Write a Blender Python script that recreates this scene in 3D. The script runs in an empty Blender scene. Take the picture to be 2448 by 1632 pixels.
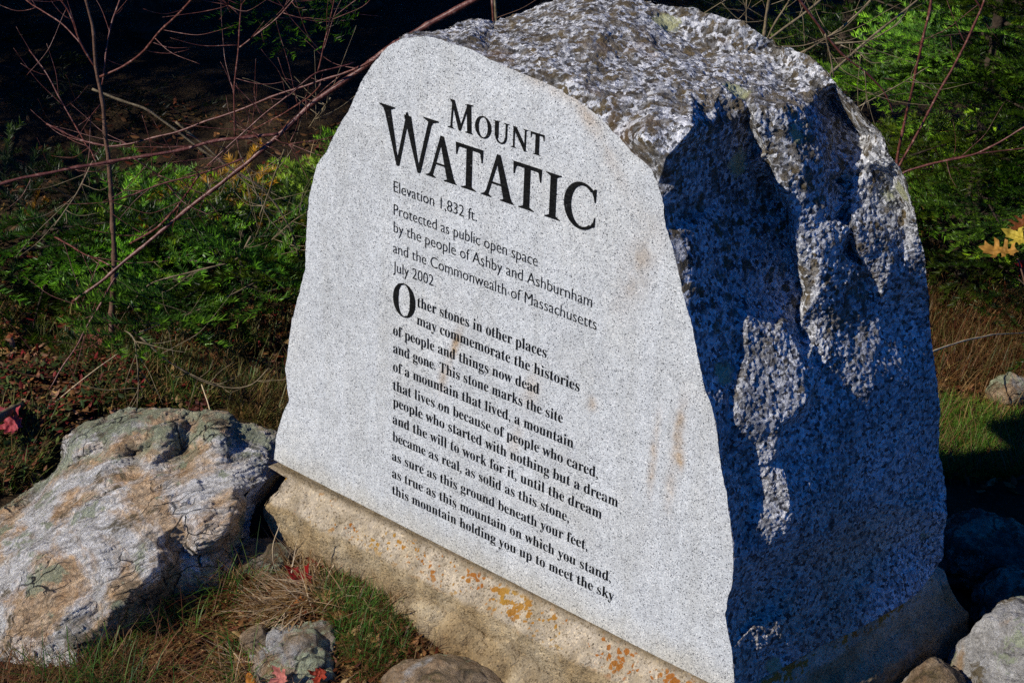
import bpy, math, random
import numpy as np
from mathutils import Vector, Matrix
from mathutils.geometry import delaunay_2d_cdt
random.seed(4); rng = np.random.default_rng(7)
C = bpy.context.scene.collection
SC = bpy.context.scene

# ------------------------------------------------------------------ camera, sky, sun
PITCH = math.radians(28.217); FPX = 4200.0; EYE = np.array([0, 0, 1.65])
cam_d = bpy.data.cameras.new('camera'); cam = bpy.data.objects.new('camera', cam_d); C.objects.link(cam)
cam.location = EYE; cam.rotation_euler = (math.pi / 2 - PITCH, 0, 0)
cam_d.sensor_width = 36; cam_d.lens = FPX / 2448 * 36; cam_d.clip_end = 2000; cam_d.clip_start = .05
SC.camera = cam
SUN_EL = math.radians(38); SUN_H = np.array([-.885, -.465]); SUN_H = SUN_H / np.hypot(*SUN_H)
SUN = np.array([SUN_H[0] * math.cos(SUN_EL), SUN_H[1] * math.cos(SUN_EL), math.sin(SUN_EL)])
w = bpy.data.worlds.new('World'); SC.world = w; w.use_nodes = True
nt = w.node_tree; bg = nt.nodes['Background']
sky = nt.nodes.new('ShaderNodeTexSky'); sky.sky_type = 'NISHITA'; sky.sun_disc = False
sky.sun_elevation = SUN_EL; sky.sun_rotation = math.atan2(SUN_H[0], SUN_H[1])
sky.ozone_density = 6; sky.dust_density = .1; sky.air_density = 1.0
hs = nt.nodes.new('ShaderNodeHueSaturation'); hs.inputs['Saturation'].default_value = 1.8; hs.inputs['Value'].default_value = 1.3
nt.links.new(sky.outputs[0], hs.inputs['Color']); tint = nt.nodes.new('ShaderNodeMix'); tint.data_type = 'RGBA'; tint.blend_type = 'MULTIPLY'; tint.inputs[0].default_value = 1; tint.inputs[7].default_value = (.2, .85, 1.5, 1)
nt.links.new(hs.outputs[0], tint.inputs[6]); nt.links.new(tint.outputs[2], bg.inputs[0])
bg.inputs[1].default_value = .05
sl = bpy.data.lights.new('sun', 'SUN'); sun = bpy.data.objects.new('sun', sl); C.objects.link(sun)
sl.energy = 5; sl.angle = math.radians(.5); sl.color = (1, .945, .845)
sun.rotation_euler = Vector(-SUN).to_track_quat('-Z', 'Y').to_euler(); sun.location = (-6, -3, 6)
SC.view_settings.view_transform = 'Standard'; SC.view_settings.look = 'None'
SC.view_settings.exposure = 0.1; SC.view_settings.gamma = 1; SC.view_settings.use_curve_mapping = False
try:
    SC.cycles.max_bounces = 5; SC.cycles.diffuse_bounces = 2; SC.cycles.glossy_bounces = 2
    SC.cycles.use_denoising = False
except Exception: pass

# ------------------------------------------------------------------ geometry of the place
AX = np.array([1, 0, 0.]); FW = np.array([0, math.cos(PITCH), -math.sin(PITCH)]); UP = np.array([0, math.sin(PITCH), math.cos(PITCH)])
def ray(x, y): return (AX * (x - 1224) - UP * (y - 816)) / FPX + FW
def onz(x, y, z):
    d = ray(x, y); return EYE + d * ((z - EYE[2]) / d[2])
def ony(x, y, Y):
    d = ray(x, y); return EYE + d * (Y / d[1])
fu = np.array([.764302, -.644859, 0]); fu /= np.linalg.norm(fu)           # along the lettered face, to the right
fv = np.array([.034340, .040693, .998581]); fn = np.cross(fu, fv); fn /= np.linalg.norm(fn); fv = np.cross(fn, fu)
if fn @ (EYE - np.array([0, 2.08, .14])) < 0: fn = -fn
P0 = onz(1200, 1385, .14)
def onF(x, y, d=0.):
    r = ray(x, y); return EYE + r * (((P0 - fn * d - EYE) @ fn) / (r @ fn))
def onV(x, y, v):
    r = ray(x, y); return EYE + r * (((P0 + fv * v - EYE) @ fv) / (r @ fv))
def loc(P):
    q = P - P0; return np.array([q @ fu, q @ fv, -(q @ fn)])
def wor(s, t, d): return P0 + fu * s + fv * t - fn * d
# ------------------------------------------------------------------ noise
def _h(i, s):
    i = i.astype(np.uint64)
    h = (i[..., 0] * np.uint64(73856093)) ^ (i[..., 1] * np.uint64(19349663)) ^ (i[..., 2] * np.uint64(83492791)) ^ np.uint64(s * 2654435761 % (1 << 32))
    h = (h ^ (h >> np.uint64(13))) * np.uint64(1274126177) & np.uint64(0xffffffff); h ^= h >> np.uint64(16)
    return h
def perlin(P, s=0):
    P = np.asarray(P, float) + 1000.37; i = np.floor(P).astype(np.int64); f = P - i
    u = f * f * f * (f * (f * 6 - 15) + 10); r = 0
    for dx in (0, 1):
        for dy in (0, 1):
            for dz in (0, 1):
                o = np.array([dx, dy, dz]); h = _h(i + o, s)
                g = np.stack([(h & np.uint64(255)).astype(float), ((h >> np.uint64(8)) & np.uint64(255)).astype(float), ((h >> np.uint64(16)) & np.uint64(255)).astype(float)], -1) / 127.5 - 1
                wgt = (u[..., 0] if dx else 1 - u[..., 0]) * (u[..., 1] if dy else 1 - u[..., 1]) * (u[..., 2] if dz else 1 - u[..., 2])
                r = r + wgt * ((f - o) * g).sum(-1)
    return r
def fbm(P, o=4, s=0, ridged=False):
    P = np.asarray(P, float); a = 1; t = 0
    for k in range(o):
        q = perlin(P * 2 ** k, s + k); t = t + a * ((1 - 2 * abs(q)) if ridged else q); a *= .5
    return t
# ------------------------------------------------------------------ mesh helpers
def tag(o, label=None, cat=None, group=None, kind=None):
    if label: o['label'] = label
    if cat: o['category'] = cat
    if group: o['group'] = group
    if kind: o['kind'] = kind
    return o
def empty(name, p, label, cat, group=None):
    o = bpy.data.objects.new(name, None); C.objects.link(o); o.location = p; o.empty_display_size = .1
    return tag(o, label, cat, group)
def mesh(name, V, F, mat, parent=None, smooth=True, col=None, uv=None, origin=None):
    """V world vertices, F triangles (n,3) or list of polygons; one object"""
    V = np.asarray(V, float)
    og = np.array(parent.location) if parent is not None and origin is None else (np.array(origin) if origin is not None else np.zeros(3))
    me = bpy.data.meshes.new(name); n = len(V)
    V2 = (V - og).astype(np.float32)
    if isinstance(F, np.ndarray):
        k = F.shape[1]; me.vertices.add(n); me.vertices.foreach_set('co', V2.ravel())
        me.loops.add(F.size); me.loops.foreach_set('vertex_index', F.astype(np.int32).ravel())
        me.polygons.add(len(F)); me.polygons.foreach_set('loop_start', np.arange(0, F.size, k, dtype=np.int32))
        me.update(calc_edges=True)
    else:
        me.from_pydata([tuple(v) for v in V2], [], [list(map(int, f)) for f in F]); me.update()
    if smooth: me.polygons.foreach_set('use_smooth', np.ones(len(me.polygons), bool))
    if col is not None:
        a = me.color_attributes.new('Col', 'FLOAT_COLOR', 'POINT')
        a.data.foreach_set('color', np.hstack([col, np.ones((n, 1))]).astype(np.float32).ravel())
    if uv is not None:
        l = me.uv_layers.new(name='UVMap'); vi = np.empty(len(me.loops), np.int32); me.loops.foreach_get('vertex_index', vi)
        l.data.foreach_set('uv', uv[vi].astype(np.float32).ravel())
    for m in (mat if isinstance(mat, (list, tuple)) else [mat]): me.materials.append(m)
    o = bpy.data.objects.new(name, me); C.objects.link(o)
    if parent is not None: o.parent = parent
    else: o.location = og
    return o
def subdiv(V, F):
    E = np.sort(np.vstack([F[:, [0, 1]], F[:, [1, 2]], F[:, [2, 0]]]), 1)
    U_, inv = np.unique(E, axis=0, return_inverse=True); inv = inv.ravel()
    n = len(V); M = (V[U_[:, 0]] + V[U_[:, 1]]) / 2; k = len(F); a, b, c = inv[:k] + n, inv[k:2 * k] + n, inv[2 * k:] + n
    F2 = np.vstack([np.c_[F[:, 0], a, c], np.c_[a, F[:, 1], b], np.c_[c, b, F[:, 2]], np.c_[a, b, c]])
    return np.vstack([V, M]), F2
def boundary(F, n):
    E = np.sort(np.vstack([F[:, [0, 1]], F[:, [1, 2]], F[:, [2, 0]]]), 1)
    U_, c = np.unique(E, axis=0, return_counts=True); b = np.zeros(n, bool); b[U_[c == 1].ravel()] = True; return b
def smoothv(V, F, it, fixed, k=.5):
    E = np.unique(np.sort(np.vstack([F[:, [0, 1]], F[:, [1, 2]], F[:, [2, 0]]]), 1), axis=0)
    for _ in range(it):
        A = np.zeros_like(V); c = np.zeros(len(V))
        np.add.at(A, E[:, 0], V[E[:, 1]]); np.add.at(A, E[:, 1], V[E[:, 0]]); np.add.at(c, E.ravel(), 1)
        V2 = V + k * (A / np.maximum(c, 1)[:, None] - V); V = np.where(fixed[:, None], V, V2)
    return V
def vnormals(V, F):
    N = np.cross(V[F[:, 1]] - V[F[:, 0]], V[F[:, 2]] - V[F[:, 0]]); A = np.zeros_like(V)
    for k in range(3): np.add.at(A, F[:, k], N)
    return A / np.maximum(np.linalg.norm(A, axis=1, keepdims=True), 1e-12)
def tube(pts, rad, sides=6, wob=0., seed=0):
    """tapered tube along a polyline -> V,F(tri)"""
    P = np.asarray(pts, float); t = np.linspace(0, 1, len(P)); L = np.linalg.norm(np.diff(P, axis=0), axis=1).sum()
    n = max(4, int(L / .011)); tt = np.linspace(0, 1, n)
    dl = np.r_[0, np.cumsum(np.linalg.norm(np.diff(P, axis=0), axis=1))]; dl /= dl[-1]
    Q = np.stack([np.interp(tt, dl, P[:, k]) for k in range(3)], 1); R = np.interp(tt, dl, np.broadcast_to(rad, len(P)) if np.ndim(rad) else np.linspace(rad, rad, len(P)))
    for _ in range(2): Q[1:-1] = Q[1:-1] * .5 + (Q[:-2] + Q[2:]) * .25
    if wob: Q[1:-1] += wob * np.stack([perlin(Q[1:-1] * 14 + seed, 3 + k) for k in range(3)], 1)
    R = R * (1 + .22 * perlin(np.c_[tt * L * 60, tt * 0, tt * 0 + seed], 5) + .35 * np.exp(-((np.mod(tt * L + seed * .013, .062) - .031) / .007) ** 2))
    T = np.gradient(Q, axis=0); T /= np.linalg.norm(T, axis=1, keepdims=True) + 1e-9
    a = np.cross(T, [.31, .17, .93]); a /= np.linalg.norm(a, axis=1, keepdims=True) + 1e-9; b = np.cross(T, a)
    th = np.arange(sides) * 2 * math.pi / sides
    V = (Q[:, None] + R[:, None, None] * (np.cos(th)[None, :, None] * a[:, None] + np.sin(th)[None, :, None] * b[:, None])).reshape(-1, 3)
    i = np.arange(n - 1)[:, None] * sides; j = np.arange(sides)[None]; j2 = (j + 1) % sides
    F = np.concatenate([np.stack([i + j, i + j2, i + sides + j2], -1).reshape(-1, 3), np.stack([i + j, i + sides + j2, i + sides + j], -1).reshape(-1, 3)])
    m = len(V); V = np.vstack([V, Q[0], Q[-1]]); jj = np.arange(sides)
    F = np.vstack([F, np.c_[(jj + 1) % sides, jj, np.full(sides, m)], np.c_[(n - 1) * sides + jj, (n - 1) * sides + (jj + 1) % sides, np.full(sides, m + 1)]])
    return V, F
def join(parts):
    V = []; F = []; k = 0
    for v, f in parts: V.append(v); F.append(f + k); k += len(v)
    return np.vstack(V), np.vstack(F)
# ------------------------------------------------------------------ materials
class Mat:
    def __init__(s, name, rough=.8, spec=.3):
        s.m = bpy.data.materials.new(name); s.m.use_nodes = True; s.t = s.m.node_tree; s.b = s.t.nodes['Principled BSDF']
        s.b.inputs['Roughness'].default_value = rough; s.b.inputs['Specular IOR Level'].default_value = spec
        s.tc = s.n('ShaderNodeTexCoord'); s.v = s.tc.outputs['Object']
    def n(s, t): return s.t.nodes.new(t)
    def set(s, sock, val):
        if val is None: return
        if isinstance(val, bpy.types.NodeSocket): s.t.links.new(val, sock)
        elif isinstance(val, (tuple, list)) and sock.type == 'RGBA' and len(val) == 3: sock.default_value = (*val, 1)
        else: sock.default_value = val
    def map(s, scale=(1, 1, 1), rot=(0, 0, 0), v=None):
        n = s.n('ShaderNodeMapping'); s.set(n.inputs['Vector'], v or s.v); n.inputs['Rotation'].default_value = rot; m = s.n('ShaderNodeMapping'); s.set(m.inputs['Vector'], n.outputs[0]); m.inputs['Scale'].default_value = scale; return m.outputs[0]
    def noise(s, scale, det=4, rough=.55, v=None, dist=0, out='Fac'):
        n = s.n('ShaderNodeTexNoise'); s.set(n.inputs['Vector'], v or s.v); n.inputs['Scale'].default_value = scale; n.inputs['Detail'].default_value = det
        n.inputs['Roughness'].default_value = rough; n.inputs['Distortion'].default_value = dist; return n.outputs[out]
    def voro(s, scale, v=None, out='Distance', feat='F1', rnd=1):
        n = s.n('ShaderNodeTexVoronoi'); n.feature = feat; s.set(n.inputs['Vector'], v or s.v); n.inputs['Scale'].default_value = scale; n.inputs['Randomness'].default_value = rnd; return n.outputs[out]
    def ramp(s, f, stops, interp='LINEAR'):
        n = s.n('ShaderNodeValToRGB'); s.set(n.inputs[0], f); e = n.color_ramp.elements; n.color_ramp.interpolation = interp
        for k, (p, c) in enumerate(stops):
            x = e[k] if k < 2 else e.new(p); x.position = p
            x.color = (c, c, c, 1) if isinstance(c, (int, float)) else (*c, 1)
        return n.outputs[0]
    def mix(s, f, a, b, mode='MIX'):
        n = s.n('ShaderNodeMix'); n.data_type = 'RGBA'; n.blend_type = mode; s.set(n.inputs[0], f); s.set(n.inputs[6], a); s.set(n.inputs[7], b); return n.outputs[2]
    def math(s, op, a, b=None, c=None, clamp=False):
        n = s.n('ShaderNodeMath'); n.operation = op; n.use_clamp = clamp
        for k, x in enumerate((a, b, c)): s.set(n.inputs[k], x)
        return n.outputs[0]
    def sep(s, v=None):
        n = s.n('ShaderNodeSeparateXYZ'); s.set(n.inputs[0], v or s.v); return n.outputs
    def attr(s, name='Col'):
        n = s.n('ShaderNodeAttribute'); n.attribute_name = name; return n.outputs['Color']
    def bump(s, h, dist, strength=1., prev=None):
        n = s.n('ShaderNodeBump'); s.set(n.inputs['Height'], h); n.inputs['Distance'].default_value = dist; n.inputs['Strength'].default_value = strength
        if prev is not None: s.t.links.new(prev, n.inputs['Normal'])
        s.t.links.new(n.outputs[0], s.b.inputs['Normal']); return n.outputs[0]
    def color(s, c): s.set(s.b.inputs['Base Color'], c); return s
    def trans(s, c, amt):
        tr = s.n('ShaderNodeBsdfTranslucent'); s.set(tr.inputs[0], c); mx = s.n('ShaderNodeMixShader'); mx.inputs[0].default_value = amt
        out = s.t.nodes['Material Output']; s.t.links.new(s.b.outputs[0], mx.inputs[1]); s.t.links.new(tr.outputs[0], mx.inputs[2]); s.t.links.new(mx.outputs[0], out.inputs[0])

def grains(M, sc, lights, v=None):
    r = M.n('ShaderNodeSeparateColor'); M.set(r.inputs[0], M.voro(sc, out='Color', v=v)); return M.ramp(r.outputs[0], lights, 'CONSTANT'), r

def mat_face():
    M = Mat('fine sawn granite', .55, .25)
    g, r = grains(M, 780, [(0, (.085, .092, .105)), (.05, (.28, .297, .32)), (.13, (.43, .45, .472)), (.36, (.515, .545, .57)), (.72, (.60, .632, .655)), (.95, (.78, .80, .81))])
    g2, _ = grains(M, 1500, [(0, (.55, .55, .57)), (.14, (.8, .8, .8)), (.5, (1, 1, 1))])
    c = M.mix(.65, g, g2, 'MULTIPLY')
    c = M.mix(1, c, M.ramp(M.noise(60, 6, .7), [(.32, .86), (.62, 1.06)]), 'MULTIPLY')
    c = M.mix(1, c, M.ramp(M.noise(9, 5), [(.3, .90), (.7, 1.06)]), 'MULTIPLY')
    # rust and tannin streaks that stay where they are
    uv = M.tc.outputs['UV']; sx = M.sep(uv); nz = M.noise(38, 4)
    tot = None
    for (px, py, rs, rt, ang, k) in STAINS:
        L_ = loc(onF(px, py)); a = math.radians(ang)
        dx = M.math('SUBTRACT', sx[0], float(L_[0])); dy = M.math('SUBTRACT', sx[1], float(L_[1]))
        ex = M.math('DIVIDE', M.math('ADD', M.math('MULTIPLY', dx, math.cos(a)), M.math('MULTIPLY', dy, math.sin(a))), rs)
        ey = M.math('DIVIDE', M.math('SUBTRACT', M.math('MULTIPLY', dy, math.cos(a)), M.math('MULTIPLY', dx, math.sin(a))), rt)
        d2 = M.math('ADD', M.math('MULTIPLY', ex, ex), M.math('MULTIPLY', ey, ey))
        g_ = M.math('MULTIPLY', M.math('POWER', 2.718, M.math('MULTIPLY', d2, -1.0)), k * 1.25)
        tot = g_ if tot is None else M.math('ADD', tot, g_)
    f = M.math('MULTIPLY', tot, M.ramp(nz, [(.35, .25), (.62, 1.0)]), clamp=True)
    c = M.mix(f, c, M.mix(1, c, (.74, .54, .36), 'MULTIPLY'))
    c = M.mix(M.ramp(M.noise(5.5, 3), [(.5, 0), (.75, .5)]), c, M.mix(1, c, (1.0, .95, .86), 'MULTIPLY'))
    c = M.mix(M.ramp(M.noise(1, 5, .6, v=M.map((26, 1.6, 1), v=uv)), [(.46, 0), (.66, .8)]), c, M.mix(1, c, (.90, .89, .865), 'MULTIPLY'))
    c = M.mix(M.ramp(M.math('ADD', sx[1], M.math('MULTIPLY', M.math('SUBTRACT', M.noise(20, 4), .5), .05)), [(.0, .8), (.05, 0)]), c, M.mix(1, c, (.92, .85, .72), 'MULTIPLY'))
    M.color(M.mix(1, c, (1.02, 1.0, .955), 'MULTIPLY')); M.bump(M.noise(420, 2), .0006, .5); return M.m
STAINS = [(1086, 830, .007, .033, -18, 1.1), (1060, 905, .009, .022, -10, .55), (1561, 1100, .006, .055, -3, .75), (1622, 1040, .008, .045, -4, .9), (1628, 1095, .006, .018, 0, .9),
          (1600, 1180, .008, .03, 0, .4), (1415, 965, .009, .01, 0, .6), (1270, 930, .014, .03, -15, .35), (1525, 640, .02, .06, -20, .45), (1240, 150, .10, .014, -20, .5), (1400, 270, .012, .09, 40, .4), (1230, 1060, .01, .03, -15, .4)]

def mat_rough():
    M = Mat('weathered split granite', .62, .35)
    warp = M.n('ShaderNodeVectorMath'); warp.operation = 'MULTIPLY_ADD'
    M.set(warp.inputs[0], M.noise(160, 2, out='Color')); warp.inputs[1].default_value = (.008,) * 3; M.set(warp.inputs[2], M.v); wv = warp.outputs[0]
    g, _ = grains(M, 230, [(0, (.08, .08, .085)), (.12, (.22, .225, .235)), (.30, (.40, .405, .42)), (.54, (.66, .665, .67)), (.82, (.88, .88, .88))], wv)
    c = M.mix(1, g, M.ramp(M.noise(9, 5), [(.3, .72), (.7, 1.1)]), 'MULTIPLY')
    # brown-black crustose lichen: blotches
    sp = M.math('ADD', M.voro(68, wv), M.math('MULTIPLY', M.math('SUBTRACT', M.noise(150, 3), .5), .35)); thr = M.noise(20, 4, .6)
    spot = M.ramp(M.math('ADD', sp, M.math('MULTIPLY', M.math('SUBTRACT', thr, .5), -1.9)), [(.33, 1), (.39, 0)])
    z = M.sep()[2]; low = M.ramp(M.math('ADD', z, M.math('MULTIPLY', M.math('SUBTRACT', M.noise(4, 3), .5), .3)), [(.22, .12), (.52, 1)])
    bl = M.ramp(M.noise(64, 5, .66), [(.505, 0), (.55, 1)])
    top = M.ramp(z, [(.60, .25), (.72, 1)])
    s = M.math('MULTIPLY', M.math('MAXIMUM', spot, M.math('MULTIPLY', bl, top)), low)
    lc = M.mix(M.ramp(M.noise(30, 3), [(.35, 0), (.65, 1)]), (.024, .019, .010), (.145, .10, .036))
    c = M.mix(M.math('MULTIPLY', s, M.ramp(M.noise(55, 3), [(.35, .6), (.6, .97)])), c, lc)
    c = M.mix(M.math('MULTIPLY', M.ramp(M.noise(7, 4), [(.60, 0), (.68, 1)]), top), c, M.mix(.6, c, (.16, .085, .03)))
    # yellow-green lichen
    yv = M.voro(13, wv); yr = M.n('ShaderNodeSeparateColor'); M.set(yr.inputs[0], M.voro(13, wv, out='Color'))
    yl = M.math('MULTIPLY', M.ramp(M.math('ADD', yv, M.math('MULTIPLY', M.noise(90, 3), .3)), [(.34, 1), (.42, 0)]), M.math('GREATER_THAN', yr.outputs[0], .74))
    c = M.mix(M.math('MULTIPLY', yl, .8), c, (.42, .43, .22))
    # tan iron tint low on the stone
    c = M.mix(M.math('MULTIPLY', M.ramp(z, [(.12, .75), (.36, 0)]), M.ramp(M.noise(6, 4), [(.38, 0), (.6, 1)])), c, M.mix(1, c, (.72, .58, .40), 'MULTIPLY'))
    M.color(c)
    h = M.math('ADD', M.noise(110, 8, .70), M.math('MULTIPLY', M.noise(320, 4, .7), .5))
    M.bump(h, .0095, .9); return M.m

def mat_letter():
    M = Mat('black letter enamel', .7, .12)
    M.color(M.ramp(M.noise(120, 4, .7, v=M.map((1, 1, 3))), [(.5, (.003, .003, .003)), (.75, (.022, .024, .022))])); M.color(M.mix(M.ramp(M.noise(34, 5, .75), [(.665, 0), (.70, .75)]), M.ramp(M.noise(120, 4, .7, v=M.map((1, 1, 3))), [(.5, (.003, .003, .003)), (.75, (.02, .022, .02))]), (.33, .33, .33))); M.bump(M.noise(160, 4, .7), .004, .7); return M.m

def mat_concrete():
    M = Mat('stained cast concrete', .85, .2)
    c = M.ramp(M.noise(11, 6, .6), [(.3, (.25, .17, .08)), (.5, (.38, .28, .15)), (.7, (.48, .39, .25))])
    z = M.sep()[2]
    n1 = M.noise(18, 5)
    band = M.ramp(M.math('ADD', z, M.math('MULTIPLY', M.math('SUBTRACT', n1, .5), .014)), [(.103, 0), (.110, 1)])
    c = M.mix(M.math('MULTIPLY', band, .8), c, M.ramp(M.noise(26, 5), [(.3, (.38, .30, .19)), (.65, (.62, .53, .40))]))
    dirt = M.ramp(M.math('ADD', z, M.math('MULTIPLY', M.math('SUBTRACT', n1, .5), .10)), [(.01, 1), (.085, 0)])
    c = M.mix(M.math('MULTIPLY', dirt, .6), c, (.17, .105, .045))
    sg, _ = grains(M, 420, [(0, (.5, .47, .42)), (.1, (.85, .85, .85)), (.5, (1, 1, 1)), (.93, (1.25, 1.22, 1.15))])
    c = M.mix(1, c, sg, 'MULTIPLY')
    c = M.mix(1, c, M.ramp(M.noise(35, 8, .72), [(.32, .62), (.62, 1.12)]), 'MULTIPLY')
    pit = M.ramp(M.voro(75), [(.07, 1), (.12, 0)])
    c = M.mix(M.math('MULTIPLY', pit, M.math('GREATER_THAN', M.noise(20, 2), .5)), c, (.05, .04, .03))
    # darker brown along the top, right under the stone
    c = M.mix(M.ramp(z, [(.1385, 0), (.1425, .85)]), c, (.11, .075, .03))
    # orange lichen on the sloping shoulder
    warp = M.n('ShaderNodeVectorMath'); warp.operation = 'MULTIPLY_ADD'
    M.set(warp.inputs[0], M.noise(90, 3, out='Color')); warp.inputs[1].default_value = (.014,) * 3; M.set(warp.inputs[2], M.v)
    v2 = M.voro(105, warp.outputs[0]); pr = M.noise(12, 4, .65)
    spot = M.ramp(M.math('ADD', v2, M.math('MULTIPLY', M.math('SUBTRACT', pr, .50), -2.6)), [(.22, 1), (.32, 0)])
    zb = M.ramp(z, [(.103, 0), (.116, 1), (.137, 1), (.141, 0)])
    c = M.mix(M.math('MULTIPLY', M.math('MULTIPLY', spot, zb), .92), c, M.mix(M.ramp(M.noise(9, 2), [(.4, 0), (.6, 1)]), (.33, .105, .005), (.38, .20, .015)))
    M.color(c); M.bump(M.math('ADD', M.noise(60, 9, .72), M.math('MULTIPLY', M.noise(300, 3), .3)), .011, .9); return M.m

def mat_schist(name='lichened schist', tan=.5, k=1., rot=(.3, .2, .6), lich=.5, stretch=(1, 4, 2.2), crack=.8, hump=False):
    M = Mat(name, .55, .45)
    wp = M.n('ShaderNodeVectorMath'); wp.operation = 'MULTIPLY_ADD'
    M.set(wp.inputs[0], M.noise(7, 3, out='Color')); wp.inputs[1].default_value = (.10,) * 3; M.set(wp.inputs[2], M.v)
    sv = M.map(stretch, rot, wp.outputs[0])
    c = M.ramp(M.noise(22, 10, .74, v=sv, dist=.3), [(.28, (.10 * k, .09 * k, .075 * k)), (.42, (.36 * k, .34 * k, .31 * k)), (.56, (.60 * k, .58 * k, .545 * k)), (.74, (.80 * k, .79 * k, .76 * k))])
    tn = M.ramp(M.noise(5.5, 7, .66, dist=.5), [(.60 - .22 * tan, 0), (.68 - .22 * tan, 1)])
    c = M.mix(M.math('MULTIPLY', tn, .9), c, M.mix(M.ramp(M.noise(30, 7, .7), [(.35, 0), (.65, 1)]), M.mix(1, c, (.92, .70, .46), 'MULTIPLY'), M.mix(1, c, (.70, .39, .14), 'MULTIPLY')))
    c = M.mix(M.math('MULTIPLY', M.ramp(M.noise(6, 6, .66, v=M.map((1, 1, 1), (2, 1, 0))), [(.55, 0), (.64, 1)]), .8), c, (.11, .08, .035))
    ms = M.ramp(M.noise(10, 8, .72, v=M.map((1, 2.6, 2), rot, wp.outputs[0])), [(.57, 0), (.62, 1)]); c = M.mix(M.math('MULTIPLY', ms, .85), c, M.mix(M.noise(80, 3), (.06, .05, .015), (.20, .135, .05)))
    lm = M.ramp(M.math('ADD', M.noise(13, 5, .7), M.math('MULTIPLY', M.noise(110, 3), .16)), [(.72 - .16 * lich, 0), (.77 - .16 * lich, 1)])
    if hump:
        hy = M.ramp(M.sep()[1], [(.085, 0), (.125, 1)]); hl = M.ramp(M.noise(26, 6, .7), [(.46, 0), (.54, 1)]); lm = M.math('MAXIMUM', lm, M.math('MULTIPLY', hy, hl))
        c = M.mix(M.math('MULTIPLY', M.math('MULTIPLY', hy, M.ramp(M.noise(17, 6, .7, v=M.map((1, 1, 1), (1, 2, 0))), [(.48, 0), (.56, 1)])), .85), c, M.mix(M.noise(60, 3), (.045, .05, .03), (.17, .13, .055)))
    c = M.mix(M.math('MULTIPLY', lm, .8), c, M.mix(M.noise(140, 2), (.20, .23, .12), (.52, .57, .38)))
    gl, _ = grains(M, 300, [(0, (.45, .45, .45)), (.2, (.8, .8, .8)), (.5, (1.0, 1.0, 1.0)), (.9, (1.25, 1.25, 1.25))])
    c = M.mix(.45, c, gl, 'MULTIPLY')
    ck = M.voro(9, v=M.map(stretch, rot, wp.outputs[0]), feat='DISTANCE_TO_EDGE'); ckm = M.ramp(ck, [(.008, 1), (.035, 0)])
    ckm = M.math('MULTIPLY', ckm, M.ramp(M.noise(8, 3), [(.45, 0), (.6, crack)]))
    c = M.mix(ckm, c, (.03, .025, .018))
    M.color(c)
    h = M.math('ADD', M.noise(30, 10, .72, v=sv, dist=.4), M.math('MULTIPLY', M.noise(150, 5, .7), .3))
    h = M.math('SUBTRACT', h, M.math('MULTIPLY', ckm, .5))
    M.bump(h, .024, 1.0); return M.m

def mat_simple(name, stops, sc=30, rough=.85, spec=.15, bump=.003, bsc=120, stretch=(1, 1, 1)):
    M = Mat(name, rough, spec); M.color(M.ramp(M.noise(sc, 5, .6, v=M.map(stretch)), stops)); M.bump(M.noise(bsc, 4), bump, .7); return M.m
def mat_col(name, tr=.25, rough=.55, spec=.25, var=.35, sc=4):
    M = Mat(name, rough, spec); c = M.mix(1, M.attr(), M.ramp(M.noise(sc, 3), [(.3, 1 - var), (.7, 1 + var)]), 'MULTIPLY'); M.color(c)
    if tr: M.trans(c, tr)
    return M.m

# ------------------------------------------------------------------ ground
def gz(x, y):
    x = np.asarray(x, float); y = np.asarray(y, float); P = np.stack([x, y, x * 0], -1)
    z = .045 * fbm(P * .9, 4, 11) + .012 * fbm(P * 7, 3, 12) - .012
    z = z - .03 * np.exp(-(((x - .75) / .4) ** 2 + ((y - 2.15) / .35) ** 2))
    s_ = (x - P0[0]) * fu[0] + (y - P0[1]) * fu[1]; o_ = (x - P0[0]) * fn[0] + (y - P0[1]) * fn[1]
    z = z + .058 * np.exp(-((s_ + .22) / .26) ** 2 - ((o_ - .10) / .11) ** 2)
    tt_ = np.clip((x - .45) / .45, 0, 1); tt_ = tt_ * tt_ * (3 - 2 * tt_); z = z - .16 * tt_ * np.clip((y - 1.9) / .5, 0, 1)
    return z + .02 * np.clip(y - 3.2, 0, 40) ** 1.0
def make_ground():
    t = np.linspace(-1, 1, 300); g = 3.4 * t + 420 * np.sign(t) * abs(t) ** 13
    X, Y = np.meshgrid(g, g + 3.0); Z = gz(X, Y)
    n = len(t); V = np.stack([X, Y, Z], -1).reshape(-1, 3); i = (np.arange(n - 1)[:, None] * n + np.arange(n - 1)[None]).ravel()
    F = np.stack([i, i + 1, i + n + 1, i + n], 1)
    M = Mat('dark forest soil', .95, .1)
    c = M.ramp(M.noise(14, 7, .65), [(.3, (.018, .012, .007)), (.55, (.05, .034, .018)), (.75, (.10, .068, .036))])
    c = M.mix(M.ramp(M.noise(130, 4, .7), [(.52, 0), (.62, .7)]), c, (.13, .075, .035))
    M.color(c); M.bump(M.noise(70, 7, .7), .02, 1)
    tag(mesh('ground', V, F, M.m), kind='structure')
make_ground()

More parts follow.
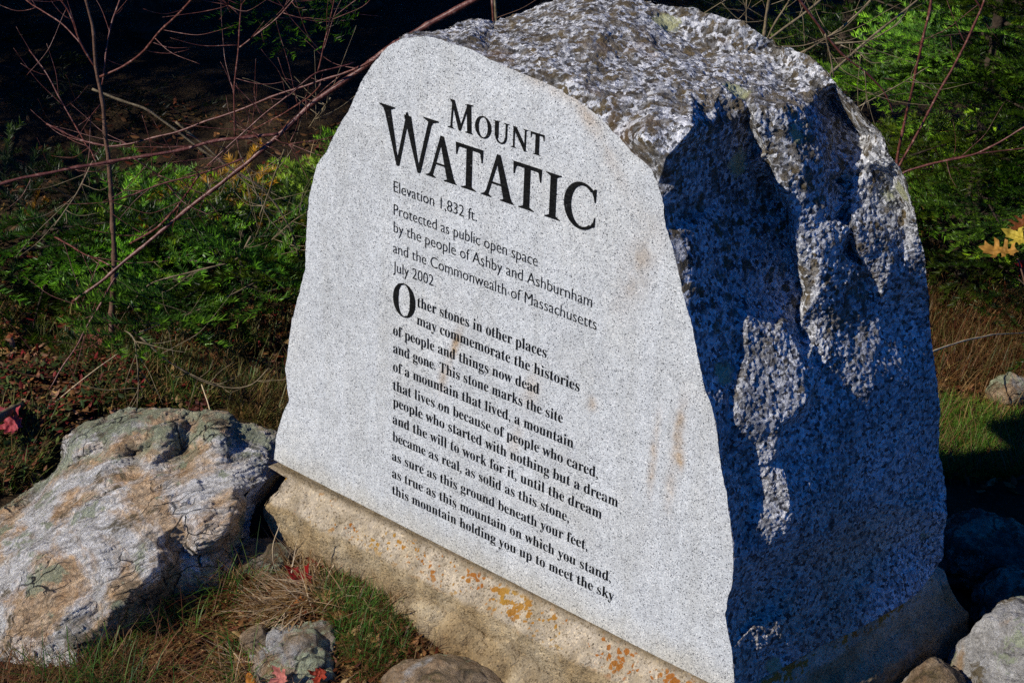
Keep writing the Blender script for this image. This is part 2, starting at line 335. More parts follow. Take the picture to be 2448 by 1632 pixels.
# ------------------------------------------------------------------ the monument
FRONT_L = [(654, 1098), (656, 1085), (661, 1040), (669, 1010), (679, 984), (691, 955), (686, 918), (682, 880), (690, 821), (697, 773), (704, 742), (714, 707), (722, 676), (730, 638), (733, 544), (735, 503), (741, 461), (751, 421), (758, 395), (777, 368), (794, 333), (816, 290), (832, 267), (844, 243), (851, 222), (868, 187), (892, 153), (913, 128), (934, 107)]
FRONT_T = [(962, 92), (989, 89), (1024, 88), (1059, 97), (1087, 107), (1128, 120), (1163, 137), (1198, 153), (1225, 166), (1267, 184), (1302, 196), (1336, 215), (1378, 239), (1413, 264), (1440, 288), (1465, 312), (1486, 336), (1510, 364), (1538, 385), (1558, 406), (1572, 440), (1583, 475), (1588, 510), (1591, 544), (1597, 560), (1607, 589), (1621, 645), (1632, 700), (1642, 738), (1656, 783), (1665, 839), (1674, 887), (1687, 936), (1701, 971), (1712, 1012), (1720, 1088), (1726, 1133), (1736, 1175), (1745, 1244), (1752, 1296), (1753, 1365), (1750, 1400), (1740, 1431), (1733, 1466), (1738, 1497), (1748, 1549), (1753, 1591), (1756, 1640), (1757, 1664)]
SIL = [(954, 88, .012), (970, 82, .03), (1000, 77, .05), (1066, 71, .08), (1094, 59, .10), (1121, 49, .12), (1149, 50, .13), (1184, 55, .16), (1215, 43, .19), (1260, 26, .21), (1288, 10, .22), (1320, -4, .23), (1380, -14, .25), (1440, -16, .26), (1500, -12, .27), (1555, 0, .28), (1579, 9, .28), (1632, 19, .29), (1656, 17, .29), (1681, 30, .29), (1715, 36, .29), (1746, 50, .29), (1774, 50, .29), (1798, 69, .29), (1826, 88, .29), (1857, 107, .29), (1896, 120, .29), (1937, 134, .29), (1958, 153, .29), (1979, 173, .29), (1996, 198, .29), (2014, 222, .29), (2048, 253, .29), (2079, 291, .29), (2097, 309, .29), (2114, 330, .29), (2125, 368, .29), (2149, 399, .30), (2163, 423, .30), (2173, 468, .31), (2187, 503, .32), (2196, 561, .35), (2210, 606, .365), (2215, 676, .385), (2222, 710, .40), (2222, 759, .405), (2229, 839, .415), (2239, 905, .42), (2243, 953, .425), (2246, 995, .43), (2244, 1088, .435), (2251, 1105, .44), (2262, 1175, .445), (2263, 1227, .43), (2256, 1272, .432), (2256, 1331, .43), (2232, 1365, .42)]
BOT = [(2201, 1410), (2166, 1438), (2118, 1466), (2041, 1508), (1965, 1542), (1903, 1577), (1819, 1622)]
TOPV = [(1130, 85, .775), (1230, 100, .775), (1330, 80, .785), (1300, 140, .775), (1420, 70, .795), (1400, 150, .772), (1380, 200, .765), (1500, 60, .792), (1480, 150, .768), (1450, 240, .752), (1600, 80, .775), (1600, 150, .77), (1560, 230, .757), (1500, 290, .735), (1540, 330, .735), (1600, 300, .742), (1590, 380, .712), (1650, 220, .757), (1660, 300, .748), (1680, 110, .765), (1690, 160, .765), (1720, 220, .757), (1754, 208, .752), (1760, 130, .765), (1800, 190, .752), (1850, 120, .768), (1893, 208, .742), (1880, 190, .744), (1940, 190, .747), (1990, 240, .702), (2030, 285, .685), (2060, 322, .672), (2000, 312, .682), (1965, 215, .737)]
SIDE = [(1620, 440, -2), (1700, 300, -6), (1690, 380, -18), (1640, 520, -12), (1720, 480, -22), (1760, 290, -16), (1780, 400, -28), (1780, 560, -34), (1850, 600, -34), (1720, 620, -20), (1690, 700, -9), (1780, 690, -24), (1850, 700, -32), (1655, 620, 5), (1665, 690, 4), (1640, 560, 4),
        (1785, 250, -10), (1788, 300, -22), (1815, 364, -25), (1845, 451, -28), (1877, 500, -28), (1885, 570, -28), (1900, 631, -26), (1918, 690, -20), (1905, 760, -20),
        (1802, 250, 12), (1803, 300, 16), (1832, 364, 18), (1862, 451, 32), (1893, 500, 36), (1899, 570, 28), (1915, 631, 20), (1933, 690, 8), (1919, 755, 6),
        (1850, 270, 26), (1880, 250, 30), (1890, 330, 35), (1920, 400, 48), (1935, 480, 52), (1955, 600, 40), (1960, 700, 23), (1950, 820, 10), (1955, 760, 12),
        (1920, 258, 34), (1944, 305, 39), (1968, 364, 44), (1981, 434, 46), (1990, 520, 47), (2010, 606, 42), (2043, 669, 37), (2026, 712, 26), (1993, 745, 21), (1988, 790, 18), (1976, 850, 14), (1968, 880, 8),
        (1945, 240, 16), (1960, 285, 20), (1984, 364, 20), (1998, 434, 18), (2006, 520, 12), (2024, 600, 8), (2060, 668, 20), (2020, 360, 26), (2060, 368, 42),
        (2022, 400, 40), (2020, 450, 32), (2033, 470, 52), (2036, 544, 54), (2046, 590, 50), (2079, 390, 56), (2145, 436, 68), (2163, 486, 70), (2164, 544, 69), (2161, 620, 60), (2128, 655, 52), (2112, 685, 46), (2085, 650, 40), (2066, 640, 38), (2090, 480, 60), (2100, 560, 62), (2100, 600, 58),
        (1760, 780, -10), (1765, 850, -9), (1750, 930, -7), (1738, 1000, -7), (1785, 772, 2), (1790, 850, 3), (1775, 930, 3), (1765, 1000, 2), (1792, 1060, 2), (1822, 1120, 3), (1832, 1180, 3), (1808, 1262, 2), (1822, 1312, 3),
        (1850, 800, 8), (1850, 900, 10), (1850, 980, 10), (1871, 770, 6), (1896, 812, 12), (1926, 874, 20), (1928, 962, 22), (1898, 993, 19), (1862, 1011, 17), (1855, 1088, 15), (1889, 1171, 22), (1895, 1237, 21), (1878, 1272, 15),
        (1862, 752, -14), (1912, 805, -12), (1944, 868, -2), (1942, 965, 8), (1912, 1004, 7), (1878, 1020, 6), (1872, 1088, 5), (1905, 1171, 11), (1912, 1237, 11), (1890, 1290, 6),
        (1720, 830, -5), (1700, 900, -3), (1745, 1080, -9), (1780, 1120, -10), (1800, 1185, -8), (1780, 1262, -9), (1770, 1180, -9),
        (2100, 730, 32), (2150, 720, 34), (2190, 760, 26), (2200, 860, 20), (2100, 790, 24), (2050, 850, 16), (2000, 930, 10), (2100, 930, 20), (2150, 1050, 15), (2000, 1080, 10), (1950, 1160, 11), (2100, 1200, 11), (1960, 1290, 11), (2180, 900, 23), (1900, 1360, 5), (2050, 1340, 7), (1800, 1420, -3), (1840, 1440, -5), (1785, 1494, -9), (1798, 1500, 3), (1832, 1490, 5), (1868, 1476, 12), (1862, 1514, 9), (1806, 1560, 2), (1890, 1480, 2), (1860, 1550, -3), (1950, 1470, 2), (2180, 1300, 9)]
def base_side(d, v):
    return float(np.interp(v, EV, ES)) + .15 * d
EDGE = np.array([loc(onF(x, y)) for x, y in FRONT_T[17:]])[::-1]; EDGE_V = EDGE[:, 1]; EDGE_S = EDGE[:, 0]
EV = np.r_[EDGE_V[EDGE_V < .62], .66, .70, .76, .80]; ES = np.r_[EDGE_S[EDGE_V < .62], .236, .228, .215, .20]
def on_side(x, y, off):
    lo, hi = -.2, .9
    for _ in range(40):
        m = (lo + hi) / 2; L_ = loc(onF(x, y, m))
        if L_[0] > base_side(m, L_[1]) + off: lo = m
        else: hi = m
    return onF(x, y, (lo + hi) / 2)
def jag(V):
    """irregular chipped arris along the cut face (moves points within the plane of the face)"""
    q = V - P0; a = .0022 * fbm(V * 60, 3, 31) ; b = .0022 * fbm(V * 60, 3, 37)
    wgt = np.clip((q @ fv) / .02, 0, 1)
    return V + (fu[None] * a[:, None] + fv[None] * b[:, None]) * wgt[:, None]
def rough_disp(V, N, wgt, amp=1.):
    st = np.stack([(V - P0) @ fu, (V - P0) @ fv * .45, -(V - P0) @ fn], 1)        # chips run down the split side
    h = .003 * fbm(V * 11, 3, 51) + .002 * fbm(st * 34, 3, 55, True) - .003 + .0014 * fbm(V * 95, 3, 61) + .0022 * fbm(V * 190, 2, 63)
    h += .007 * fbm(V * 24, 3, 77) * np.clip((V[:, 2] - .80) / .06, 0, 1)
    h += .0025 * np.round(fbm(st * 16, 2, 71) * 4) / 4
    return V + N * (h * wgt * amp)[:, None]

mon = empty('granite_monument', (P0[0], P0[1] + .15, .143), 'grey granite memorial boulder with a flat engraved face standing on a concrete base', 'monument')
def make_monument():
    px = []; P = []
    for x, y in FRONT_T: px.append((x, y)); P.append(onF(x, y))
    nb = onz(1757, 1664, .1415)
    for x, y in BOT[::-1]: px.append((x, y)); P.append(onz(x, y, .1415))
    for x, y, d in SIL[::-1]: px.append((x, y)); P.append(onF(x, y, d))
    nl = len(px)
    for x, y, v in TOPV: px.append((x, y)); P.append(onV(x, y, v))
    for x, y, o in SIDE: px.append((x, y)); P.append(on_side(x, y, o * .001))
    vs = [Vector((x / 100, y / 100)) for x, y in px]
    vo, eo, fo, ov, oe, of_ = delaunay_2d_cdt(vs, [], [list(range(nl))], 1, 1e-6)
    idx = [o[0] for o in ov]; V = np.array([P[i] for i in idx]); F = np.array([f for f in fo])
    # orient outward (towards the camera)
    N = np.cross(V[F[:, 1]] - V[F[:, 0]], V[F[:, 2]] - V[F[:, 0]]); c = V[F].mean(1)
    fl = ((EYE - c) * N).sum(1) < 0; F[fl] = F[fl][:, ::-1]
    for _ in range(2): V, F = subdiv(V, F)
    V = smoothv(V, F, 1, boundary(F, len(V)), .4)
    for _ in range(3): V, F = subdiv(V, F)
    b = boundary(F, len(V)); V = smoothv(V, F, 2, b)
    dd = -(V - P0) @ fn; wgt = np.clip(dd / .035, 0, 1); wgt = .08 + .92 * wgt; wgt[b & (dd < .004)] = 0
    tb = (V[:, 2] - .1415); wgt *= np.clip(tb / .03, .1, 1)
    on = b & (dd < .004); V[on] = jag(V[on])
    V = rough_disp(V, vnormals(V, F), wgt)
    # back shell
    n0 = len(px)
    loop = [onF(x, y) for x, y in FRONT_L] + [onF(*FRONT_T[0])] + [onF(x, y, d) for x, y, d in SIL] + [onz(x, y, .1415) for x, y in BOT] + [onF(*FRONT_T[-1])]
    Lp = []
    for a, b_ in zip(loop, loop[1:] + loop[:1]):
        for k in range(4): Lp.append(a + (b_ - a) * k / 4)
    Lp = np.array(Lp); q = np.array([loc(p) for p in Lp]); rings = [Lp]
    tgt = np.stack([np.where(q[:, 0] < .1, q[:, 0] * .55 + .10, q[:, 0] * .86), np.clip(q[:, 1] * .82, 0, .62), np.full(len(q), .44)], 1)
    tgt[:, 2] = np.where(q[:, 1] < .05, np.maximum(q[:, 2], .40), .44)
    for k in (.12, .4, .75, 1.):
        m = q + (tgt - q) * k; m[:, 2] = q[:, 2] + (tgt[:, 2] - q[:, 2]) * (k ** .7)
        e = np.interp(k, [0, .12, .4, .75, 1], [0, .02, .06, .11, .14]); rt = (q[:, 2] > .005) & (q[:, 1] > .02)
        m[rt] = q[rt] + np.array([-.85 * e, -.6 * e, e])
        rings.append(P0 + m[:, :1] * fu + m[:, 1:2] * fv - m[:, 2:] * fn)
    n = len(Lp); Vb = np.vstack(rings + [np.array([wor(.10, .3, .50)])]); Fb = []
    for k in range(4):
        for i in range(n): j = (i + 1) % n; Fb += [(k * n + i, (k + 1) * n + i, (k + 1) * n + j), (k * n + i, (k + 1) * n + j, k * n + j)]
    for i in range(n): Fb.append((4 * n + i, 5 * n, 4 * n + (i + 1) % n))
    Vb[n:-1] += (.012 * fbm(Vb[n:-1] * 9, 3, 91))[:, None] * np.array([.5, .7, .2])
    V, F = join([(V, F), (Vb, np.array(Fb))])
    mesh('rough_stone', V, F, mat_rough(), mon)
    # the sawn face
    ol = FRONT_L + FRONT_T; pts = [onF(x, y) for x, y in ol]; pp = []
    for a, b_ in zip(pts, pts[1:] + pts[:1]):
        for k in range(32): pp.append(a + (b_ - a) * k / 32)
    V = jag(np.array(pp)); uv = np.stack([(V - P0) @ fu, (V - P0) @ fv], 1)
    mesh('lettered_face', V, [list(range(len(V)))[::-1]], mat_face(), mon, smooth=False, uv=uv)
make_monument()

# lettering ---------------------------------------------------------------
def serif(s):
    o = ''
    for ch in s:
        if 'A' <= ch <= 'Z': o += chr(0x1D400 + ord(ch) - 65)
        elif 'a' <= ch <= 'z': o += chr(0x1D41A + ord(ch) - 97)
        elif '0' <= ch <= '9': o += chr(0x1D7CE + ord(ch) - 48)
        else: o += ch
    return o
def glyphs(text, thin, plain=False):
    cu = bpy.data.curves.new('lettering', 'FONT'); cu.body = text if plain else serif(text); cu.offset = thin; cu.resolution_u = 3
    o = bpy.data.objects.new('lettering', cu); C.objects.link(o)
    me = bpy.data.meshes.new_from_object(o.evaluated_get(bpy.context.evaluated_depsgraph_get()))
    V = np.empty(len(me.vertices) * 3); me.vertices.foreach_get('co', V); V = V.reshape(-1, 3)
    F = []
    for p in me.polygons:
        f = list(p.vertices)
        for k in range(1, len(f) - 1): F.append((f[0], f[k], f[k + 1]))
    bpy.data.objects.remove(o); bpy.data.curves.remove(cu); bpy.data.meshes.remove(me)
    return V, np.array(F)
def line(text, x0, y0, x1, y1, em, thin=0., plain=False):
    """text whose baseline runs from photo point (x0,y0) to (x1,y1) on the face"""
    A = loc(onF(x0, y0)); B = loc(onF(x1, y1)); V, F = glyphs(text, thin, plain)
    lo, hi = V[:, 0].min(), V[:, 0].max(); s = A[0] + (V[:, 0] - lo) / (hi - lo) * (B[0] - A[0])
    t = A[1] + (V[:, 0] - lo) / (hi - lo) * (B[1] - A[1]) + V[:, 1] * em
    W = P0 + s[:, None] * fu + t[:, None] * fv + fn * .0007
    N = np.cross(W[F[:, 1]] - W[F[:, 0]], W[F[:, 2]] - W[F[:, 0]]); fl = (N @ fn) < 0; F[fl] = F[fl][:, ::-1]
    return W, F
def hgt(xa, ya, xb, yb): return loc(onF(xa, ya))[1] - loc(onF(xb, yb))[1]
ML = mat_letter(); CAP = .676
def quad(x0, y0, x1, y1, w0, w1=None):
    w1 = w0 if w1 is None else w1; return [(x0 - w0 / 2, y0), (x0 + w0 / 2, y0), (x1 + w1 / 2, y1), (x1 - w1 / 2, y1)]
def foot(x, w, l, r, up=1, y=0., t=.035):
    """bracketed serif; up=1 at the baseline, -1 hanging from the cap line"""
    c = [(x - l, 0), (x - l, t * .7), (x - l * .62 - w * .12, t * 1.25), (x - w / 2 - .012, t * 2.1), (x - w / 2, t * 3.3), (x + w / 2, t * 3.3), (x + w / 2 + .012, t * 2.1), (x + r * .62 + w * .12, t * 1.25), (x + r, t * .7), (x + r, 0)]
    return [(px, y + up * py) for px, py in c]
def ring(cx, cy, a, b, ia, ib, icx=0., icy=0., t0=0, t1=360, n=40):
    o = []
    for k in range(n):
        p, q = (math.radians(t0 + (t1 - t0) * j / n) for j in (k, k + 1))
        o.append([(cx + a * math.cos(p), cy + b * math.sin(p)), (cx + a * math.cos(q), cy + b * math.sin(q)), (cx + icx + ia * math.cos(q), cy + icy + ib * math.sin(q)), (cx + icx + ia * math.cos(p), cy + icy + ib * math.sin(p))])
    return o
def glyph_set(k, h):
    return {
 'A': (.78, [quad(.13, .02, .385, .98, .062 * h), [(.64 - .085 * k, .02), (.64 + .085 * k, .02), (.44, 1.02), (.355, 1.02), (.335, .95)], [(.20, .325), (.58, .325), (.565, .375), (.215, .375)], foot(.13, .06, .13, .12), foot(.64, .16, .18, .14)]),
 'T': (.70, [quad(.35, .02, .35, .97, .135 * k), [(.01, 1 - .07 * h), (.69, 1 - .07 * h), (.70, 1.0), (.0, 1.0)], [(.0, 1.0), (.012, .72), (.04, .72), (.075, .88), (.12, .935)], [(.70, 1.0), (.688, .70), (.66, .70), (.625, .88), (.58, .935)], foot(.35, .135, .19, .19)]),
 'I': (.40, [quad(.2, .02, .2, .98, .14 * k), foot(.2, .14, .19, .19), foot(.2, .14, .19, .19, -1, 1.)]),
 'C': (.78, ring(.43, .5, .43, .52, .43 - .13 * k, .52 - .055 * h, .03, 0, 52, 308, 44) + [[(.695, .91), (.735, .955), (.775, .955), (.765, .66), (.735, .66), (.715, .76), (.66, .87)], [(.655, .12), (.695, .09), (.77, .13), (.775, .33), (.75, .33), (.725, .22), (.68, .16)]]),
 'W': (1.18, [quad(.155, .97, .375, -.015, .125 * k, .05), quad(.375, .0, .555, .86, .055 * h, .05 * h), quad(.565, .93, .80, -.015, .125 * k, .05), quad(.80, .0, 1.02, .97, .055 * h, .06 * h), [(.515, .86), (.62, .86), (.565, .99), (.535, .97)], foot(.155, .12, .155, .16, -1, 1., .033), foot(1.02, .06, .14, .155, -1, 1., .033)]),
 'M': (1.00, [quad(.14, .02, .20, .94, .05 * h), [(.06, 1.), (.22 + .03 * k, 1.), (.50 + .03 * k, .20), (.49, -.02), (.47 - .03 * k, .02), (.17, .86 - .04 * (k - 1))], quad(.49, .02, .80, .97, .05 * h), quad(.86, .02, .82, .98, .135 * k), [(.76, .98), (.78, .94), (.98, .96), (.98, 1.), (.76, 1.)], foot(.14, .05, .14, .13), foot(.86, .135, .17, .14)]),
 'O': (.84, ring(.42, .5, .42, .525, .42 - .125 * k, .525 - .042 * h)),
 'U': (.76, [quad(.16, .30, .16, .98, .125 * k), quad(.62, .30, .62, .98, .062 * h), foot(.16, .125, .16, .15, -1, 1.), foot(.62, .06, .13, .14, -1, 1.)] + ring(.375, .32, .278, .34, .278 - .07 * k, .34 - .05 * h, .0, .0, 180, 360, 20) + [[(.0975, .34), (.16 + .0625 * k, .34), (.16 + .0625 * k, .24), (.18, .16), (.105, .25)]]),
 'N': (.84, [quad(.14, .02, .14, .94, .055 * h), quad(.70, .0, .70, .98, .055 * h), [(.06, 1.), (.18 + .04 * k, 1.), (.73, .16 + .03 * k), (.73, -.03), (.69 - .02 * k, -.03), (.13, .92 - .05 * k)], foot(.14, .055, .14, .13), foot(.70, .055, .13, .14, -1, 1.)])}
def letter(ch, xa, xb, base, cap):
    """one cut capital: photo x range on the face, base = (x0, y0, slope) of the baseline, cap = height on the face"""
    from mathutils.geometry import tessellate_polygon
    w_, polys = (glyph_set(1.14, 1.3) if cap > sc_h * .9 else glyph_set(1.5, 1.5) if ch != 'M' else glyph_set(1.3, 1.45))[ch]; A = loc(onF(xa, base[1] + base[2] * (xa - base[0]))); B = loc(onF(xb, base[1] + base[2] * (xb - base[0]))); out = []
    for k, p in enumerate(polys):
        V = np.array([P0 + fu * (A[0] + (B[0] - A[0]) * x / w_) + fv * (A[1] + (B[1] - A[1]) * x / w_ + y * cap) + fn * (.0006 + .00002 * (k % 12)) for x, y in p])
        F = np.array(tessellate_polygon([[Vector((x, y, 0)) for x, y in p]])); N = np.cross(V[F[:, 1]] - V[F[:, 0]], V[F[:, 2]] - V[F[:, 0]]); fl = (N @ fn) < 0; F[fl] = F[fl][:, ::-1]; out.append((V, F))
    return join(out)
sc_h = hgt(1303.5, 409.4, 1300.7, 516.9); w_h = hgt(907, 244.6, 907, 379); m_h = hgt(1072.7, 234, 1071, 303); ou_h = hgt(1268, 312.4, 1268, 365)
b1 = (1070.8, 303.5, .313); b2 = (1019.6, 418, .347)
title = [letter('M', 1070.5, 1131, b1, m_h), letter('O', 1135.5, 1174.5, b1, ou_h), letter('U', 1179, 1217, b1, ou_h), letter('N', 1221.5, 1262, b1, ou_h), letter('T', 1267, 1300.5, b1, ou_h), letter('W', 907.5, 1047.5, b2, w_h),
         letter('A', 1018.5, 1092, b2, sc_h), letter('T', 1088, 1153.5, b2, sc_h), letter('A', 1150, 1228, b2, sc_h), letter('T', 1224, 1292, b2, sc_h), letter('I', 1300.5, 1339.5, b2, sc_h), letter('C', 1346, 1422, b2, sc_h)]
mesh('title_lettering', *join(title), ML, mon, smooth=False)
e1 = hgt(941.6, 435.4, 941.6, 458) / CAP * 1.17
ded = [line('Elevation 1,832 ft.', 941.6, 458, 1140, 529.8, e1, -.009, True), line('Protected as public open space', 941.6, 512.8, 1285, 637, e1, -.009, True), line('by the people of Ashby and Ashburnham', 941.6, 554.4, 1415.2, 734.1, e1, -.009, True),
       line('and the Commonwealth of Massachusetts', 940.2, 603, 1426, 788.6, e1, -.009, True), line('July 2002', 940.2, 648, 1036.3, 683.5, e1, -.009, True)]
mesh('dedication_lettering', *join(ded), ML, mon, smooth=False)
e2 = hgt(940, 954, 940, 969) / .473 * 1.10; oh = hgt(966, 686, 966, 767) / .70
ver = [line('O', 940, 747, 993, 767, oh, -.004)] + [line(t_, a, b_, c_, d_, e2, -.004) for t_, a, b_, c_, d_ in (
    ('ther stones in other places', 998, 733, 1306, 855.5), ('may commemorate the histories', 997, 774.7, 1385, 936), ('of people and things now dead', 940.2, 799, 1288.5, 942),
    ('and gone. This stone marks the site', 940.2, 841.7, 1345, 1011.3), ('of a mountain that lived, a mountain', 940, 885.7, 1370.4, 1070.6), ('that lives on because of people who cared,', 940, 930.8, 1429, 1142.5),
    ('people who started with nothing but a dream', 940, 969, 1477, 1211.9), ('and the will to work for it, until the dream', 939, 1010.6, 1438, 1240), ('became as real, as solid as this stone,', 939, 1052.3, 1360, 1247.4),
    ('as sure as this ground beneath your feet,', 937.4, 1098, 1404, 1315), ('as true as this mountain on which you stand,', 937.4, 1139.3, 1460, 1391), ('this mountain holding you up to meet the sky', 938, 1178.9, 1467, 1436))]
mesh('verse_lettering', *join(ver), ML, mon, smooth=False)

# ------------------------------------------------------------------ concrete base
MC = mat_concrete()
def make_base():
    root = empty('concrete_base', (P0[0], P0[1] + .15, 0), 'tan concrete plinth with orange lichen along its sloping shoulder under the granite monument', 'plinth')
    cs = [(-.478, 0.), (.41, 0.), (.475, .43), (-.40, .46)]        # corners (s, depth) of the joint under the stone
    cen = np.array([.0, .2])
    prof = [(.1405, -.12), (.1415, -.01), (.1418, .003), (.139, .008), (.130, .018), (.1125, .0375), (.109, .041), (.106, .0425), (.09, .044), (.06, .045), (.03, .048), (-.02, .05), (-.09, .05)]
    zz = np.array([p[0] for p in prof]); oo = np.array([p[1] for p in prof]); tt = np.linspace(0, len(prof) - 1, 61); zz = np.interp(tt, range(len(prof)), zz); oo = np.interp(tt, range(len(prof)), oo)
    def ring(o):
        c = np.array(cs); out = []
        k = len(c); L_ = []
        for i in range(k):
            a, b = c[i], c[(i + 1) % k]; d = (b - a) / np.linalg.norm(b - a); n_ = np.array([d[1], -d[0]]); L_.append((a + n_ * (o * (.72 if i == 1 else 1)), d))
        pts = []
        for i in range(k):
            p, d = L_[i - 1]; q, e = L_[i]; t = np.linalg.solve(np.stack([d, -e], 1), q - p)[0]; pts.append(p + d * t)
        for i in range(k):
            m = 260 if i < 2 else 40
            for j in range(m): out.append(pts[i] + (pts[(i + 1) % k] - pts[i]) * j / m)
        return np.array(out)
    hx = fu[:2]; hn = np.array([fn[0], fn[1]]); hn /= np.linalg.norm(hn); V = []
    for z, o in zip(zz, oo):
        r = ring(o); V.append(np.c_[P0[0] + r[:, 0] * hx[0] - r[:, 1] * hn[0], P0[1] + r[:, 0] * hx[1] - r[:, 1] * hn[1], np.full(len(r), z)])
    n = len(V[0]); m = len(V); V = np.vstack(V)
    i = (np.arange(m - 1)[:, None] * n); j = np.arange(n)[None]; j2 = (j + 1) % n
    F = np.concatenate([np.stack([i + j, i + n + j, i + n + j2], -1).reshape(-1, 3), np.stack([i + j, i + n + j2, i + j2], -1).reshape(-1, 3)])
    N = vnormals(V, F)
    if N[20 * n + 100] @ fn < 0: F = F[:, ::-1]; N = -N
    k = np.clip((.141 - V[:, 2]) / .012, 0, 1)
    V = V + N * (k * (.006 * fbm(V * 12, 4, 5) + .0045 * fbm(V * 45, 4, 6) - .006 * np.clip(fbm(V * 28, 3, 15) - .35, 0, 1) + .006 * fbm(V * 5, 2, 9) * np.clip((.1 - V[:, 2]) / .05, 0, 1)))[:, None]
    sd_ = (V - P0) @ fu - (.404 + .15 * np.clip(-(V - P0) @ fn, 0, .5)); V[:, 2] -= .05 * np.clip(sd_ / .015, 0, 1) * np.clip((V[:, 2] - .0) / .1, 0, 1)
    # broken left corner
    L_ = np.array([(V - P0) @ fu, V[:, 2]]).T; ed = -.447 + .010 * np.sin(V[:, 2] * 60) + .006 * fbm(V * 30, 3, 8) + np.clip(.07 - V[:, 2], 0, .1) * .45
    over = np.clip(ed - L_[:, 0], 0, .1) * (V[:, 2] < .139)
    V = V + fu[None] * (over * .9)[:, None]
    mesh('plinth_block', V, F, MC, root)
    # concrete that spilled out of the form, low along the front
    pr = []
    for (px, py, rx, ry, h, sd) in ((1040, 1490, .055, .04, .05, 1), (1120, 1530, .07, .045, .04, 2), (1205, 1580, .075, .045, .04, 3), (1290, 1630, .07, .045, .035, 5), (985, 1470, .03, .03, .035, 4)):
        c = onz(px, py, .03); pr.append(blob(c, (rx, ry, h), math.atan2(hx[1], hx[0]), sd, 4, .25, .012))
    mesh('footing_spill', *join(pr), MC, root)
def blob(c, r, rz, seed, sub=4, lump=.35, fine=.01, sharp=0.):
    """irregular rock, closed; c = centre of its footprint"""
    t = (1 + 5 ** .5) / 2
    V = np.array([(-1, t, 0), (1, t, 0), (-1, -t, 0), (1, -t, 0), (0, -1, t), (0, 1, t), (0, -1, -t), (0, 1, -t), (t, 0, -1), (t, 0, 1), (-t, 0, -1), (-t, 0, 1)], float)
    F = np.array([(0, 11, 5), (0, 5, 1), (0, 1, 7), (0, 7, 10), (0, 10, 11), (1, 5, 9), (5, 11, 4), (11, 10, 2), (10, 7, 6), (7, 1, 8), (3, 9, 4), (3, 4, 2), (3, 2, 6), (3, 6, 8), (3, 8, 9), (4, 9, 5), (2, 4, 11), (6, 2, 10), (8, 6, 7), (9, 8, 1)])
    V /= np.linalg.norm(V, axis=1, keepdims=True)
    for _ in range(sub): V, F = subdiv(V, F); V /= np.linalg.norm(V, axis=1, keepdims=True)
    rg = np.random.default_rng(seed + 100)
    V0 = V.copy(); V = V * (1 + lump * fbm(V0 * 1.1 + seed * 7.1, 3, seed))[:, None]
    for _ in range(9 if sharp else 4):                                           # flat cleavage faces
        d = rg.normal(size=3); d /= np.linalg.norm(d); lim = rg.uniform(.62, .85) if sharp else rg.uniform(.75, .95); e = V @ d - lim; V = V - np.clip(e, 0, 9)[:, None] * d * .92
    V = V * np.array(r); ca, sa = math.cos(rz), math.sin(rz)
    V = np.c_[V[:, 0] * ca - V[:, 1] * sa, V[:, 0] * sa + V[:, 1] * ca, V[:, 2]]
    N = vnormals(V, F); V = V + N * (fine * (.8 * fbm(V * 14 + seed, 4, seed + 3) + .5 * fbm(V * 40 + seed, 4, seed + 5, True) - .3))[:, None]
    return V + np.asarray(c), F
make_base()

# ------------------------------------------------------------------ rocks
def relief(ctrl, outline_n, sub, disp, skirt_z, bx):
    px = [(c[0], c[1]) for c in ctrl]; P = [onz(*c) for c in ctrl]
    vo, eo, fo, ov, oe, of_ = delaunay_2d_cdt([Vector((x / 100, y / 100)) for x, y in px], [], [list(range(outline_n))], 1, 1e-6)
    V = np.array([P[o[0]] for o in ov]); F = np.array([f for f in fo])
    N = np.cross(V[F[:, 1]] - V[F[:, 0]], V[F[:, 2]] - V[F[:, 0]]); c = V[F].mean(1); fl = ((EYE - c) * N).sum(1) < 0; F[fl] = F[fl][:, ::-1]
    for _ in range(2): V, F = subdiv(V, F)
    V = smoothv(V, F, 2, boundary(F, len(V)))
    for _ in range(sub - 2): V, F = subdiv(V, F)
    b = boundary(F, len(V)); V = smoothv(V, F, 3, b)
    V = V + vnormals(V, F) * disp(V)[:, None]
    # hidden back and underside: pull the rim down and inward
    E = np.vstack([F[:, [0, 1]], F[:, [1, 2]], F[:, [2, 0]]]); key = np.sort(E, 1); _, inv, cnt = np.unique(key, axis=0, return_inverse=True, return_counts=True)
    Eb = E[cnt[inv.ravel()] == 1]; cen = V[b].mean(0); bi = np.unique(Eb); mp = {int(v): k for k, v in enumerate(bi)}
    W = V[bi].copy(); W[:, :2] += (cen[:2] - W[:, :2]) * bx; W[:, 2] = skirt_z
    n = len(V); m = n + len(W); Fs = []
    for a, c_ in Eb:
        a2, c2 = n + mp[int(a)], n + mp[int(c_)]; Fs += [(c_, a, a2), (c_, a2, c2), (c2, a2, m)]
    cb = cen.copy(); cb[2] = skirt_z
    return np.vstack([V, W, cb]), np.vstack([F, np.array(Fs)])
